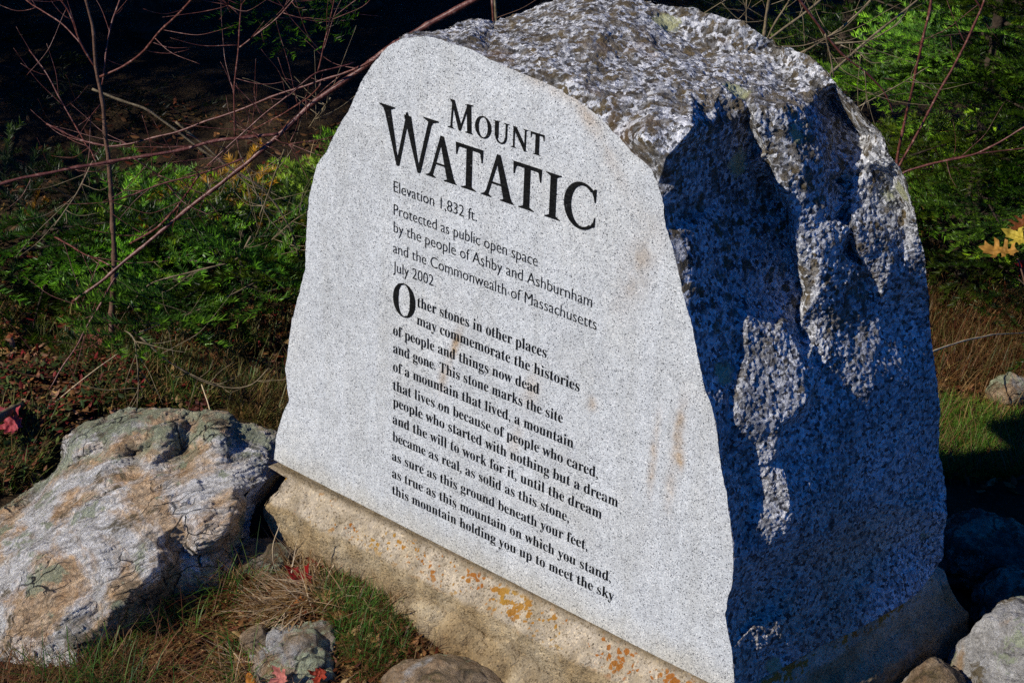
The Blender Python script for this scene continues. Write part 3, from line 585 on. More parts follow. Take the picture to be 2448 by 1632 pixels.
BO = [(0, 1196, .055), (45, 1171, .07), (80, 1147, .085), (115, 1130, .10), (134, 1112, .115), (137, 1078, .15), (152, 1043, .19), (187, 1019, .22), (215, 1005, .235), (260, 991, .25), (302, 976, .265), (347, 972, .27), (399, 977, .265), (440, 984, .26), (486, 988, .255), (541, 992, .245), (570, 1009, .24), (611, 1019, .225), (656, 1033, .20), (690, 1060, .165), (690, 1110, .135), (668, 1129, .135), (635, 1146, .148), (600, 1160, .15), (585, 1185, .115), (600, 1220, .07), (606, 1262, .035), (606, 1310, .01), (578, 1338, 0), (570, 1393, -.015), (486, 1425, -.015), (416, 1460, -.02), (340, 1495, -.02), (288, 1520, -.02), (250, 1556, -.025), (173, 1600, -.025), (104, 1592, -.025), (0, 1580, -.025), (-120, 1570, -.03), (-190, 1480, -.02), (-180, 1330, .0), (-90, 1235, .035)]
BI = [(60, 1540, .005), (120, 1520, .02), (200, 1530, .015), (60, 1480, .045), (150, 1470, .05), (240, 1490, .03), (255, 1470, .068), (280, 1492, .015), (295, 1440, .07), (315, 1460, .022), (330, 1400, .082), (350, 1425, .03), (240, 1410, .065), (100, 1410, .07), (0, 1400, .06), (400, 1400, .03), (380, 1350, .092), (400, 1375, .045), (440, 1340, .052), (300, 1340, .09), (150, 1330, .095), (30, 1320, .08), (470, 1322, .072), (490, 1330, .05), (520, 1282, .098), (545, 1247, .118), (538, 1220, .132), (569, 1202, .14), (555, 1178, .158), (530, 1160, .16), (450, 1240, .13), (350, 1270, .12), (230, 1260, .12), (110, 1240, .105), (20, 1240, .07), (430, 1170, .165), (320, 1180, .16), (200, 1180, .145), (150, 1130, .135), (240, 1110, .18), (350, 1110, .195), (470, 1100, .205), (560, 1110, .19), (630, 1105, .178), (640, 1075, .19), (520, 1060, .225), (400, 1040, .24), (290, 1050, .225), (200, 1060, .195), (500, 1390, .02), (540, 1320, .035), (565, 1270, .075), (250, 1380, .085)]
def boulder_disp(V):
    q = V @ np.array([[.85, .52, .1], [-.52, .85, .1], [0, -.1, 1.]]).T * np.array([.42, 1.8, 1.6])
    st = np.round(fbm(q * 7, 3, 21) * 5) / 5
    st2 = np.round(fbm(q * 15 + 9, 3, 31) * 4) / 4
    return .012 * fbm(V * 6, 3, 20) + .012 * st + .007 * st2 + .004 * (fbm(q * 26, 3, 24, True) - .6) + .0022 * fbm(V * 90, 3, 28)
def flat(p):
    x, y, z = p; return (x, y, z * (.62 + .38 * min(max((y - 975) / 325, 0), 1)) + (.014 if y < 1072 and 120 < x < 560 else 0))
BO = [flat(p) for p in BO]; BI = [flat(p) for p in BI] + [(220, 1086, .125), (330, 1088, .13), (440, 1086, .132)]
V, F = relief(BO + BI, len(BO), 5, boulder_disp, -.06, .55)
MS = mat_schist('pale rusty schist', .72, 1.6, (.1, .1, -.54), .5, (1, 5, 3), 1., True)
tag(mesh('boulder', V, F, MS, origin=(-.6, 2.3, 0)), 'large flat pale schist boulder stained rusty brown, lying left of the engraved monument', 'boulder')
MR = [mat_schist('lichened fieldstone', .75, .8, (1, .4, .2), .9, (1, 1.5, 1.4)), mat_schist('tan fieldstone', 1.1, .75, (.2, .9, .4), .2, (1, 1.3, 1.2)), mat_schist('grey fieldstone', .35, .9, (.5, .1, 1.2), .4, (1, 1.2, 1.3)), mat_schist('mossy fieldstone', .9, .4, (.5, 2.1, 1.2), .75, (1, 1.2, 1.3))]  # last one is darkened in colour to paint the dimness of shadowed stones
def rock(name, px, py, z, r, rz, seed, mat, label, sub=5, lump=.35, fine=.012, sharp=0.):
    c = onz(px, py, z); V, F = blob(c, r, rz, seed, sub, lump, fine, sharp); return tag(mesh(name, V, F, mat, origin=(c[0], c[1], 0)), label, 'rock')
rock('rock', 722, 1580, -.004, (.066, .078, .044), -.5, 3, MR[0], 'low tan stone with white lichen half buried below the red maple leaf', fine=.014)
rock('rock', 617, 1545, .0, (.026, .03, .04), .3, 8, MR[1], 'small dark brown rock chip standing in the grass beside the pale lichened stone', 4, .25, .006, 1)
rock('rock', 640, 1360, .0, (.05, .045, .045), .2, 12, MR[3], 'shaded mossy stone in the gap between the schist boulder and the concrete plinth', 4)
rock('rock', 1075, 1690, .0, (.11, .075, .06), -.5, 15, MR[1], 'smooth rounded tan stone in front of the plinth at the bottom edge', 5, .2, .006)
rock('rock', 2500, 1650, .02, (.13, .13, .175), .4, 21, MR[2], 'pale grey sunlit boulder in the bottom right corner', 5, .3, .01, 1)
rock('rock', 2235, 1680, .0, (.06, .05, .07), .7, 23, MR[1], 'small sunlit brown stone at the shaded right foot of the monument', 5, .3, .01, 1)
rock('rock', 2370, 1330, -.12, (.12, .09, .06), -.3, 26, MR[3], 'broad flat stone lying in the deep shadow right of the monument', 5)
rock('rock', 2450, 1450, -.10, (.09, .08, .05), .5, 29, MR[3], 'dark stone in the shadow just behind the pale grey corner boulder', 5)
rock('rock', 2405, 935, -.16, (.034, .03, .03), .2, 33, MR[0], 'pale lichen covered stone half hidden in dry grass on the right', 4)

# ------------------------------------------------------------------ grass and litter
def blades(name, xy, ln, wd, cols, lean=.5, curl=.6, label=None, zoff=0., flat=0., mat=None, az=None):
    n = len(xy); L = rng.uniform(ln[0], ln[1], n) * rng.uniform(.6, 1, n); a = rng.uniform(0, 2 * math.pi, n) if az is None else rng.normal(az[0], az[1], n)
    th = np.abs(rng.normal(lean, .28, n)); dirh = np.stack([np.cos(a), np.sin(a)], 1); side = np.stack([-np.sin(a), np.cos(a), 0 * a], 1)
    base = np.c_[xy, gz(xy[:, 0], xy[:, 1]) - .004 + zoff]; K = 5; P = [base]; cu = rng.uniform(.3, 1.4, n) * curl; p = base
    for k in range(K - 1):
        ang = np.clip(th + cu * (k / (K - 1)) ** 1.2, 0, 1.75 if flat else 2.1); st = L / (K - 1)
        if flat: ang = np.minimum(ang, 1.5)
        p = p + np.c_[dirh * (np.sin(ang) * st)[:, None], np.cos(ang) * st]; g = gz(p[:, 0], p[:, 1]) + .002; p[:, 2] = np.maximum(p[:, 2], g); P.append(p)
    P = np.stack(P, 1); W = rng.uniform(wd[0], wd[1], n)[:, None] * np.array([1, .95, .75, .45, .05])[None] / 2
    V = np.stack([P - side[:, None] * W[..., None], P + side[:, None] * W[..., None]], 2).reshape(-1, 3)
    i = (np.arange(n)[:, None] * 2 * K + np.arange(K - 1)[None] * 2).ravel(); F = np.stack([i, i + 1, i + 3, i + 2], 1)
    cols = np.asarray(cols); f = rng.uniform(0, len(cols) - 1.001, n); k = f.astype(int); c = cols[k] + (cols[k + 1] - cols[k]) * (f - k)[:, None]; c = c * rng.uniform(.6, 1.3, n)[:, None]
    return mesh(name, V, F, mat or MG, col=np.repeat(c, 2 * K, 0), smooth=False)
MG = mat_col('grass blades', .3, .5, .25, .25)
def area(n, poly, z=0.):
    """n random ground points inside a patch given by photo points on the ground"""
    Q = np.array([onz(x, y, z)[:2] for x, y in poly]); lo, hi = Q.min(0), Q.max(0); out = []
    while sum(len(o) for o in out) < n:
        p = rng.uniform(lo, hi, (n * 2, 2)); ins = np.zeros(len(p), bool)
        for (x1, y1), (x2, y2) in zip(Q, np.roll(Q, -1, 0)):
            c = ((y1 > p[:, 1]) != (y2 > p[:, 1])) & (p[:, 0] < (x2 - x1) * (p[:, 1] - y1) / (y2 - y1 + 1e-12) + x1); ins ^= c
        out.append(p[ins])
    return np.vstack(out)[:n]
def clump(p, s, sd, lo=.5):
    """thin a point set into tufts"""
    v = fbm(np.c_[p * s, np.zeros(len(p))], 3, sd); return p[v > np.quantile(v, lo)]
GREEN = [(.012, .045, .006), (.03, .10, .010), (.07, .15, .015), (.10, .14, .02)]
YELL = [(.05, .07, .012), (.12, .13, .025), (.20, .16, .05), (.09, .11, .02)]
TAN = [(.10, .048, .014), (.20, .11, .035), (.30, .19, .075), (.16, .075, .022)]
STRAW = [(.30, .18, .085), (.50, .36, .21), (.62, .49, .32), (.40, .25, .13)]
RED = [(.09, .02, .008), (.16, .045, .015), (.10, .05, .02), (.2, .09, .03)]
MB_STR = mat_simple('pale dry stalk', [(.3, (.42, .30, .16)), (.7, (.65, .52, .33))], 60, .7, .2, .001, 250)
def stuff(o, name=None): tag(o, kind='stuff'); return o
BGL = [(-150, 770), (720, 770), (720, 960), (640, 1030), (430, 985), (240, 1000), (130, 1060), (100, 1150), (-150, 1220)]
stuff(blades('green_grass', clump(area(11000, BGL), 4, 1, .6), (.03, .10), (.0013, .0026), GREEN + YELL + YELL, .45, .9))
stuff(blades('dry_grass', clump(area(5200, BGL), 4, 2, .5), (.04, .13), (.001, .0022), TAN + YELL, .5, 1.0))
BGR = [(2180, 700), (2600, 700), (2600, 900), (2230, 900)]
stuff(blades('dry_grass', area(8000, BGR, -.15), (.04, .12), (.001, .002), TAN + RED + YELL[:3], .55, 1.0))
stuff(blades('green_grass', area(11000, [(2200, 915), (2440, 960), (2600, 960), (2600, 1100), (2200, 1120)], -.15), (.03, .065), (.001, .002), [(.05, .16, .01), (.10, .22, .015), (.15, .20, .03)], .5, 1.0))
stuff(blades('dry_grass', area(1800, [(2200, 900), (2600, 900), (2600, 1100), (2200, 1120)], -.15), (.05, .12), (.001, .002), TAN, .7, 1.0))
NEARL = [(-60, 1590), (120, 1585), (300, 1510), (420, 1450), (580, 1385), (640, 1440), (600, 1520), (620, 1640), (560, 1720), (-60, 1720)]
stuff(blades('green_grass', clump(area(1900, NEARL), 7, 3, .5), (.05, .15), (.001, .0022), GREEN, .6, 1.6))
stuff(blades('dry_grass', clump(area(6500, NEARL), 6, 4, .2), (.04, .14), (.0008, .0018), TAN + RED + STRAW[:1], 1.1, .9))
MID = [(690, 1330), (760, 1330), (860, 1360), (1000, 1440), (1010, 1500), (1100, 1570), (1000, 1610), (960, 1700), (830, 1720), (840, 1560), (760, 1440)]
MZ = .045
stuff(blades('green_grass', area(4200, [(750, 1350), (860, 1362), (975, 1430), (1000, 1485), (960, 1550), (880, 1590), (815, 1540), (770, 1440)], MZ), (.02, .06), (.0008, .0016), [(.03, .11, .012), (.05, .17, .018), (.09, .20, .02), (.05, .12, .012)], .5, 1.0))
stuff(blades('dry_grass', area(7000, MID, MZ), (.02, .07), (.0008, .0016), RED + RED + TAN + [(.06, .08, .015)], .9, 1.0))
stuff(blades('dry_grass', area(420, [(900, 1400), (1010, 1440), (1030, 1480), (960, 1470)], MZ), (.05, .085), (.0008, .0014), TAN + RED, .25, .7))
stuff(blades('straw', area(230, [(660, 1290), (720, 1310), (770, 1340), (740, 1370), (690, 1370), (650, 1350)], MZ), (.05, .11), (.0016, .0028), STRAW + TAN, 1.05, .6, az=(2.2, 2.2), zoff=.003))
stuff(blades('straw', area(420, [(660, 1410), (790, 1400), (780, 1470), (640, 1480), (620, 1440)], .03), (.04, .11), (.0014, .0026), STRAW + TAN, 1.35, .4, az=(2.9, 1.2), zoff=.012, flat=1))
stuff(blades('straw', area(380, [(640, 1300), (770, 1330), (900, 1390), (1000, 1450), (1010, 1500), (880, 1470), (740, 1400)], MZ), (.04, .10), (.001, .002), STRAW + TAN, 1.25, .4, zoff=.012, flat=1))
stuff(blades('straw', area(700, [(560, 1560), (700, 1590), (760, 1700), (500, 1720)]), (.05, .14), (.001, .002), STRAW + TAN, 1.35, .3, zoff=.008, flat=1))
def flecks(name, xy, size, cols, zoff=.004, mat=None):
    n = len(xy); c = np.c_[xy, gz(xy[:, 0], xy[:, 1]) + zoff + rng.uniform(0, .012, n)]
    a = rng.normal(size=(n, 3)); a[:, 2] *= .5; a /= np.linalg.norm(a, axis=1, keepdims=True); b = np.cross(a, rng.normal(size=(n, 3)) * .3 + [0, 0, 1]); b /= np.linalg.norm(b, axis=1, keepdims=True); nn = np.cross(a, b)
    s = rng.uniform(size[0], size[1], n)[:, None]; w_ = s * rng.uniform(.35, .6, n)[:, None]
    V = np.stack([c - a * s, c + b * w_ * .8 - a * s * .3 + nn * w_ * .3, c + b * w_ * .7 + a * s * .4 + nn * w_ * .3, c + a * s, c - b * w_ * .7 + a * s * .4 + nn * w_ * .3, c - b * w_ * .8 - a * s * .3 + nn * w_ * .3], 1).reshape(-1, 3)
    i = np.arange(n)[:, None] * 6; F = np.concatenate([i + np.array([0, 1, 2, 3]), i + np.array([0, 3, 4, 5])])
    cols = np.asarray(cols); cc = cols[rng.integers(0, len(cols), n)] * rng.uniform(.5, 1.3, n)[:, None]
    return stuff(mesh(name, V, F, mat or MLF, col=np.repeat(cc, 6, 0), smooth=False))
MLF = mat_col('dead leaf litter', .2, .6, .2, .3, 40)
flecks('leaf_litter', area(5200, [(-150, 740), (720, 740), (720, 960), (430, 985), (240, 1000), (130, 1060), (100, 1150), (-150, 1220)]), (.004, .016), RED + TAN + [(.22, .02, .02), (.3, .16, .1)])
flecks('leaf_litter', area(4200, [(2200, 700), (2600, 700), (2600, 960), (2200, 930)], -.15), (.004, .016), RED + TAN + [(.24, .1, .05)])
flecks('leaf_litter', area(5200, [(-60, 1590), (420, 1450), (600, 1370), (740, 1320), (1100, 1560), (1250, 1720), (-60, 1720)], .02), (.003, .012), RED + TAN)

stuff(blades('dry_grass', area(1300, [(540, 940), (720, 920), (715, 1000), (640, 1025), (560, 1000)]), (.03, .09), (.001, .002), TAN + YELL, .6, 1.))
flecks('leaf_litter', area(1300, [(-200, 250), (760, 250), (760, 780), (-200, 780)], .02), (.004, .013), RED + RED + [(.16, .09, .02)])
bk = np.c_[rng.uniform(-.5, 1.05, 3200), rng.uniform(2.8, 4.3, 3200)]
stuff(blades('dry_grass', bk[:2400], (.04, .13), (.001, .002), TAN + RED + YELL, .6, 1.))
flecks('leaf_litter', np.vstack([bk, bk + .03]), (.005, .018), RED + TAN)
# low huckleberry with red leaves left of the boulder
pts = clump(area(500, [(-120, 930), (330, 900), (330, 975), (150, 1010), (90, 1140), (-120, 1180)]), 5, 9, .35)
pp = np.repeat(pts, 9, 0) + rng.normal(0, .018, (len(pts) * 9, 2))
o = flecks('low_groundcover', pp, (.004, .010), [(.03, .06, .012), (.06, .08, .015), (.13, .012, .010), (.16, .06, .025), (.10, .07, .02), (.03, .05, .012), (.05, .03, .012)], .03)

# ------------------------------------------------------------------ firs
def spray(L, dens, nl, nw, seed, side_n=12):
    """a flat fir branchlet along +x: shoots with needles; returns V (n,3), F, colour"""
    rg = np.random.default_rng(seed); shoots = []
    def shoot(p, d, l, lvl):
        shoots.append((p, d, l, lvl))
        if lvl < 2:
            k = int(side_n * l / L) if lvl == 0 else int(l / .055)
            for j in range(k):
                t = (j + .7) / (k + .4); sg = 1 if j % 2 else -1; an = sg * rg.uniform(.65, 1.0); ca, sa = math.cos(an), math.sin(an)
                d2 = np.array([d[0] * ca - d[1] * sa, d[0] * sa + d[1] * ca, d[2] + rg.normal(0, .16)]); d2 /= np.linalg.norm(d2)
                l2 = l * (1 - t) * .62 + (.035 if lvl == 0 else .02); shoot(p + d * l * t, d2, l2 * rg.uniform(.75, 1.15), lvl + 1)
    shoot(np.zeros(3), np.array([1, 0, 0.]), L, 0)
    VV = []; CC = []
    for p, d, l, lvl in shoots:
        n = int(l * dens); 
        if n < 3: continue
        t = rg.uniform(.04, 1, n); a = np.cross(d, [0, 0, 1.]); a /= np.linalg.norm(a); b = np.cross(a, d)
        ph = np.where(rg.random(n) < .45, rg.uniform(.3, 2.8, n), rg.normal(.15, .35, n) * 1.0); ph = np.where(rg.random(n) < .5, math.pi - ph, ph)
        rd = np.cos(ph)[:, None] * a + np.sin(ph)[:, None] * b; c0 = p + d * (l * t)[:, None]
        nd = rd * .72 + d * .68 + b * .16; ln = nl * rg.uniform(.7, 1.15, n) * np.where(t > .93, .75, 1); tip = c0 + nd / np.linalg.norm(nd, axis=1, keepdims=True) * ln[:, None]
        sd = np.cross(nd, rg.normal(size=(n, 3)) * .5 + b); sd /= np.linalg.norm(sd, axis=1, keepdims=True)
        VV.append(np.stack([c0 - sd * nw / 2, c0 + sd * nw / 2, tip], 1).reshape(-1, 3))
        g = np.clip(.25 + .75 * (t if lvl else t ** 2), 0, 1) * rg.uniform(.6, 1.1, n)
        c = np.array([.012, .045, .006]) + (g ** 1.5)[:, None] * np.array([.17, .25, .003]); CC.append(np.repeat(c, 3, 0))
        # the twig itself
        e = p + d * l; r = .0022 if lvl == 0 else .0012; th = np.arange(3) * 2.094
        ring = np.cos(th)[:, None] * a + np.sin(th)[:, None] * b; q = np.stack([p + ring * r, p + np.roll(ring, -1, 0) * r, np.broadcast_to(e, (3, 3))], 1).reshape(-1, 3)
        VV.append(q); CC.append(np.broadcast_to(np.array([.07, .035, .018]), (9, 3)))
    V = np.vstack(VV); return V, np.vstack(CC)
SP_FINE = [spray(.30, 760, .018, .0027, k, 8) for k in range(4)]
SP_MID = [spray(.30, 300, .017, .0032, 20 + k) for k in range(3)]
SP_FAR = [spray(.30, 90, .024, .0085, 40 + k, 9) for k in range(3)]
MF = mat_col('fir needles', .32, .42, .3, .3, 2.2)
MBK = mat_simple('dark fir bark', [(.3, (.02, .014, .01)), (.7, (.07, .05, .035))], 40, bump=.006)
def place(lst, tpl, p, d, roll, sc, tint):
    V, c = tpl; d = d / np.linalg.norm(d); a = np.cross([0, 0, 1.], d); a /= np.linalg.norm(a) + 1e-9; b = np.cross(d, a)
    a2 = a * math.cos(roll) + b * math.sin(roll); b2 = -a * math.sin(roll) + b * math.cos(roll)
    lst.append((p + (V * sc) @ np.stack([d, a2, b2]), c * tint))
def fir(name, x, y, h, r, tpl, label, n_br=60, z_lo=.05, step=.13, spr=1., seed=0, droop=.25, brown=.03, group=None, power=.8, light_tint=1.):
    rg = np.random.default_rng(seed + 500); g = float(gz(x, y)); root = empty(name, (x, y, g), label, 'fir tree', group)
    tp = [tube([(x, y, g - .05), (x + rg.normal(0, .02), y, g + h * .5), (x + rg.normal(0, .03), y, g + h)], np.array([.012 + .014 * h, .008 + .008 * h, .004]), 7, .01, seed)]
    lst = []
    for k in range(n_br):
        t = z_lo + (1 - z_lo) * (k + rg.random()) / n_br; az = k * 2.399 + rg.normal(0, .35); L = r * (1 - t) ** power * rg.uniform(.75, 1.15) + .06
        d = np.array([math.cos(az), math.sin(az), rg.uniform(.0, .35)]); p = np.array([x, y, g + h * t]); m = max(2, int(L / .1)); pts = [p]; step_ = L / m
        for j in range(m):
            d = d + np.array([0, 0, -droop * step_ * 2]) + rg.normal(0, .05, 3); d /= np.linalg.norm(d); pts.append(pts[-1] + d * step_)
        tp.append(tube(pts, np.array([.004 + .006 * L] + [.0025] * (len(pts) - 2) + [.0012]), 4, 0, k))
        pts = np.array(pts); tint = light_tint * rg.choice([.18, .35, .8, 1.5]) * rg.uniform(.8, 1.2) * np.array([rg.uniform(.65, 1.15), 1, rg.uniform(.6, 1.8)]);  # branch tint paints lit and shaded sprays into the needle colour
        if rg.random() < brown: tint = np.array([5.0, 1.5, 2.2]) * .6
        dl = np.linspace(0, 1, len(pts)); place(lst, tpl[rg.integers(len(tpl))], pts[-1] - (pts[-1] - pts[-2]) * .6, pts[-1] - pts[-2], rg.normal(0, .3), spr * rg.uniform(.75, 1.05), tint)
        q = .12
        while q < .97:
            f = 1 - q if rg.random() < 1 else q; s_ = 1 if rg.random() < .5 else -1
            i = min(int(f * (len(pts) - 1)), len(pts) - 2); pp_ = pts[i] + (pts[i + 1] - pts[i]) * (f * (len(pts) - 1) - i); dd_ = pts[i + 1] - pts[i]; dd_ = dd_ / np.linalg.norm(dd_)
            for s_ in (1, -1):
                an = s_ * rg.uniform(.6, 1.1); ca, sa = math.cos(an), math.sin(an); d3 = np.array([dd_[0] * ca - dd_[1] * sa, dd_[0] * sa + dd_[1] * ca, dd_[2] + rg.normal(.05, .15)])
                place(lst, tpl[rg.integers(len(tpl))], pp_, d3, rg.normal(0, .35), spr * (.45 + .55 * (1 - f)) * rg.uniform(.7, 1.05), tint * rg.uniform(.85, 1.15))
            q += step / max(L, .12)
    mesh('trunk', *join(tp), MBK, root)
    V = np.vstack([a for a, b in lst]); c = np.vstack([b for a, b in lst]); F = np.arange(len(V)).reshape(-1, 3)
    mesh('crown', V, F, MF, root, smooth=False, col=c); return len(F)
NT = 0
# lit low firs behind the boulder, left; sunlight also painted by brighter needles
NT += fir('young_fir', -.98, 3.40, .13, .42, SP_FINE, 'young green fir at the left edge behind the grass, its lower branches sunlit', 10, .08, .15, 1.15, 1, light_tint=1.35)
NT += fir('young_fir', -.56, 3.32, .14, .42, SP_FINE, 'bushy sunlit young fir between the bare sapling and the left edge of the monument', 11, .08, .16, 1.2, 2, light_tint=1.35)
NT += fir('young_fir', -.22, 3.46, .16, .36, SP_FINE, 'young fir partly hidden behind the left edge of the monument', 9, .08, .16, 1.15, 3, light_tint=1.2)
# lit firs right; sunlight and shade also painted by the needle tint
NT += fir('young_fir', 1.04, 3.62, 1.0, .42, SP_FINE, 'tall sunlit fir reaching out beside the right shoulder of the monument', 34, .04, .13, 1.05, 4, light_tint=1.8, brown=0)
NT += fir('young_fir', 1.34, 3.75, 1.3, .45, SP_FINE, 'fir with brown tipped boughs standing at the right edge of the picture', 34, .04, .13, 1.05, 5, brown=.03, light_tint=1.8)
NT += fir('young_fir', .86, 4.35, 1.3, .42, SP_MID, 'dark fir behind the bare twigs over the top of the monument', 30, .03, .14, 1.0, 6, brown=0, light_tint=.7)
# shaded thicket behind; part of its shade is painted as darker needles
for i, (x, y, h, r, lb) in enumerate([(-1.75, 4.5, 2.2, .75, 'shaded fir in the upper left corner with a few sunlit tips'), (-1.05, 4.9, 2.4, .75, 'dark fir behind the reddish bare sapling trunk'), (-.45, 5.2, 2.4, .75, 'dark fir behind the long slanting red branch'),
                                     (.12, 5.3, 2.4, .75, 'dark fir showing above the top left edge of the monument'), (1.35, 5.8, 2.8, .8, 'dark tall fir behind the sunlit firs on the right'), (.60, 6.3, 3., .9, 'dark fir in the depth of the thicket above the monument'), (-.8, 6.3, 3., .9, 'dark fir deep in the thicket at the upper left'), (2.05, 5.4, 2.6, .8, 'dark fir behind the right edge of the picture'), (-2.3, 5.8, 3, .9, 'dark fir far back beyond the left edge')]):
    NT += fir('fir_tree', x, y, h, r, SP_MID if i < 4 else SP_FAR, lb, 34, .06, .22, 1.25, 20 + i, power=.55, brown=.0, light_tint=.6)
# unseen tall firs added left of the frame to shade the thicket
for i, (x, y, h, r) in enumerate([(-4.3, 3.35, 6.2, 1.15), (-4.6, 4.6, 6.6, 1.3), (-4.2, 5.9, 6.8, 1.3), (-3.4, 7.0, 6., 1.2), (-5.8, 3.9, 7.5, 1.3)]):
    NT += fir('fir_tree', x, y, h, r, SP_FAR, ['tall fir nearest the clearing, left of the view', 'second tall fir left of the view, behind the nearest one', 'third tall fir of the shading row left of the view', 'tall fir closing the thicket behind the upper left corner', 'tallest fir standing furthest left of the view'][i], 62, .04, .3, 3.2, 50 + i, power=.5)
print('needle faces', NT)

# ------------------------------------------------------------------ bare shrubs (stems traced to their own depths)
MB_RED = Mat('red brown twig bark', .45, .4); MB_RED.color(MB_RED.ramp(MB_RED.noise(90, 6, .75), [(.35, (.045, .012, .009)), (.55, (.125, .038, .026)), (.70, (.36, .235, .18))])); MB_RED.bump(MB_RED.noise(300, 3), .001, .5); MB_RED = MB_RED.m  # palest bark tone also paints sunlit highlights on the twigs
MB_BRN = mat_simple('brown sapling bark', [(.3, (.06, .03, .018)), (.6, (.14, .075, .045)), (.8, (.22, .14, .10))], 60, .6, .3, .002, 250)
MB_GRY = mat_simple('grey dead twig bark', [(.3, (.09, .065, .035)), (.6, (.20, .155, .09)), (.8, (.34, .30, .22))], 60, .7, .2, .002, 250)
def stem(pts, Y0, Y1, w0, w1, wob=.004, seed=0, sides=6):
    """pts: photo points; Y0..Y1 distance from the camera along the stem; w: width in photo pixels"""
    n = len(pts); Y = np.linspace(Y0, Y1, n); P = np.array([ony(x, y, yy) for (x, y), yy in zip(pts, Y)]); wd = np.linspace(w0, w1, n)
    return tube(P, np.array([.86 * wd_ * np.linalg.norm(p - EYE) / FPX / 2 for wd_, p in zip(wd, P)]), sides, wob, seed)
def twigs(P_, rg, n, lmin, lmax, w_, spread=.9):
    out = []
    V, F = P_; c = V[:-2].reshape(-1, 6, 3).mean(1)
    for k in range(n):
        i = rg.integers(2, max(3, len(c) - 2)); d = c[min(i + 1, len(c) - 1)] - c[i - 1]; d = d / (np.linalg.norm(d) + 1e-9)
        d = d * rg.choice([1, .7]) + rg.normal(0, spread, 3) * np.array([1, .4, 1]); d /= np.linalg.norm(d); L = rg.uniform(lmin, lmax * 1.3)
        p1 = c[i] + d * L * .5 + rg.normal(0, .008, 3); out.append(tube([c[i], p1, p1 + d * L * .5 + np.array([0, 0, .02]) + rg.normal(0, .012, 3)], np.array([w_, w_ * .75, w_ * .4]), 4, .003, k))
    return out
def shrub(name, base, label, cat, trunk, branches, mt, mb, ntw=3, seed=0):
    """trunk, branches: (points, Y0, Y1, w0, w1)"""
    root = empty(name, base, label, cat); rg = np.random.default_rng(seed)
    t = stem(*trunk, seed=seed); mesh('trunk', *t, mt, root)
    for k, b in enumerate(branches):
        s = stem(*b, seed=seed + k + 1); mesh('branch', *join([s] + twigs(s, rg, ntw, .03, .12, .00075)), mb, root)
    return root
Y = 3.05
shrub('bare_sapling', onz(258, 905, 0), 'bare upright sapling with a straight brown trunk, left of the monument', 'sapling',
      ([(258, 910), (267, 821), (269, 700), (274, 630), (270, 544), (260, 382), (248, 284), (239, 208), (231, 166), (222, 69), (208, 0), (196, -60)], 3.0, Y, 17, 7),
      [([(239, 184), (302, 156), (347, 118), (382, 75), (416, 42), (461, 0), (480, -20)], Y, Y - .1, 6, 5), ([(244, 203), (257, 111), (270, 45), (288, 0), (295, -30)], Y, Y + .1, 5, 4), ([(230, 165), (194, 107), (163, 24), (144, 0), (130, -20)], Y, Y, 6, 5),
       ([(194, 107), (139, 52), (80, 14), (50, -10)], Y, Y + .15, 4, 3), ([(240, 250), (225, 275), (188, 300)], Y, Y - .05, 3, 2), ([(177, 295), (111, 180), (70, 120)], Y + .2, Y + .3, 4, 2.5), ([(229, 385), (177, 295)], Y, Y + .2, 3, 4)], MB_BRN, MB_RED, 5, 1)
A = 2.96
shrub('leaning_shrub', ony(1135, 0, 3.2) * np.array([1, 1, 0]) , 'bare shrub with long red branches slanting down from behind the monument to the left', 'shrub',
      ([(1240, -70), (1135, 0), (989, 78), (910, 130), (816, 199), (763, 236), (711, 281), (670, 319), (642, 347), (590, 392), (486, 468), (402, 540), (347, 582), (295, 627), (243, 672), (173, 721)], 3.05, 2.9, 19, 8),
      [([(666, 320), (538, 333), (416, 361), (295, 382), (208, 394), (139, 409), (69, 421), (0, 442), (-60, 455)], A, 2.85, 10, 8),
       ([(900, 140), (871, 154), (816, 178), (694, 215), (590, 257), (486, 295), (392, 324), (312, 343), (257, 352), (194, 336), (111, 296)], A + .02, 3.1, 7, 5),
       ([(846, 150), (816, 158), (763, 170), (753, 177), (652, 257), (572, 322), (496, 396)], A, A - .1, 4, 4), ([(760, 170), (781, 87), (798, 0), (805, -30)], A, A, 4, 3),
       ([(562, 326), (558, 208), (572, 114), (578, 0), (580, -20)], A - .03, A, 4.5, 4), ([(572, 114), (649, 55), (704, 0), (720, -20)], A, A, 4, 3), ([(577, 42), (531, 0), (515, -15)], A, A, 3, 2),
       ([(767, 201), (729, 243), (659, 281), (590, 319)], A, A + .1, 4, 3), ([(583, 378), (486, 413), (392, 437), (288, 475)], A - .04, A - .1, 5, 4), ([(475, 420), (434, 482), (378, 546), (312, 582)], A - .06, A, 6, 6),
       ([(319, 378), (368, 409), (423, 468)], 2.88, 2.9, 4, 3), ([(173, 721), (215, 740), (261, 771)], 2.9, 2.95, 6, 4), ([(131, 567), (190, 600), (262, 634)], 3.1, 2.95, 5, 4), ([(283, 652), (208, 783), (173, 842), (118, 931)], 2.92, 2.8, 6, 4),
       ([(655, 330), (680, 347), (711, 343)], A, A, 3, 2), ([(640, 335), (610, 315), (580, 311)], A, A, 3, 2)], MB_RED, MB_RED, 9, 2)
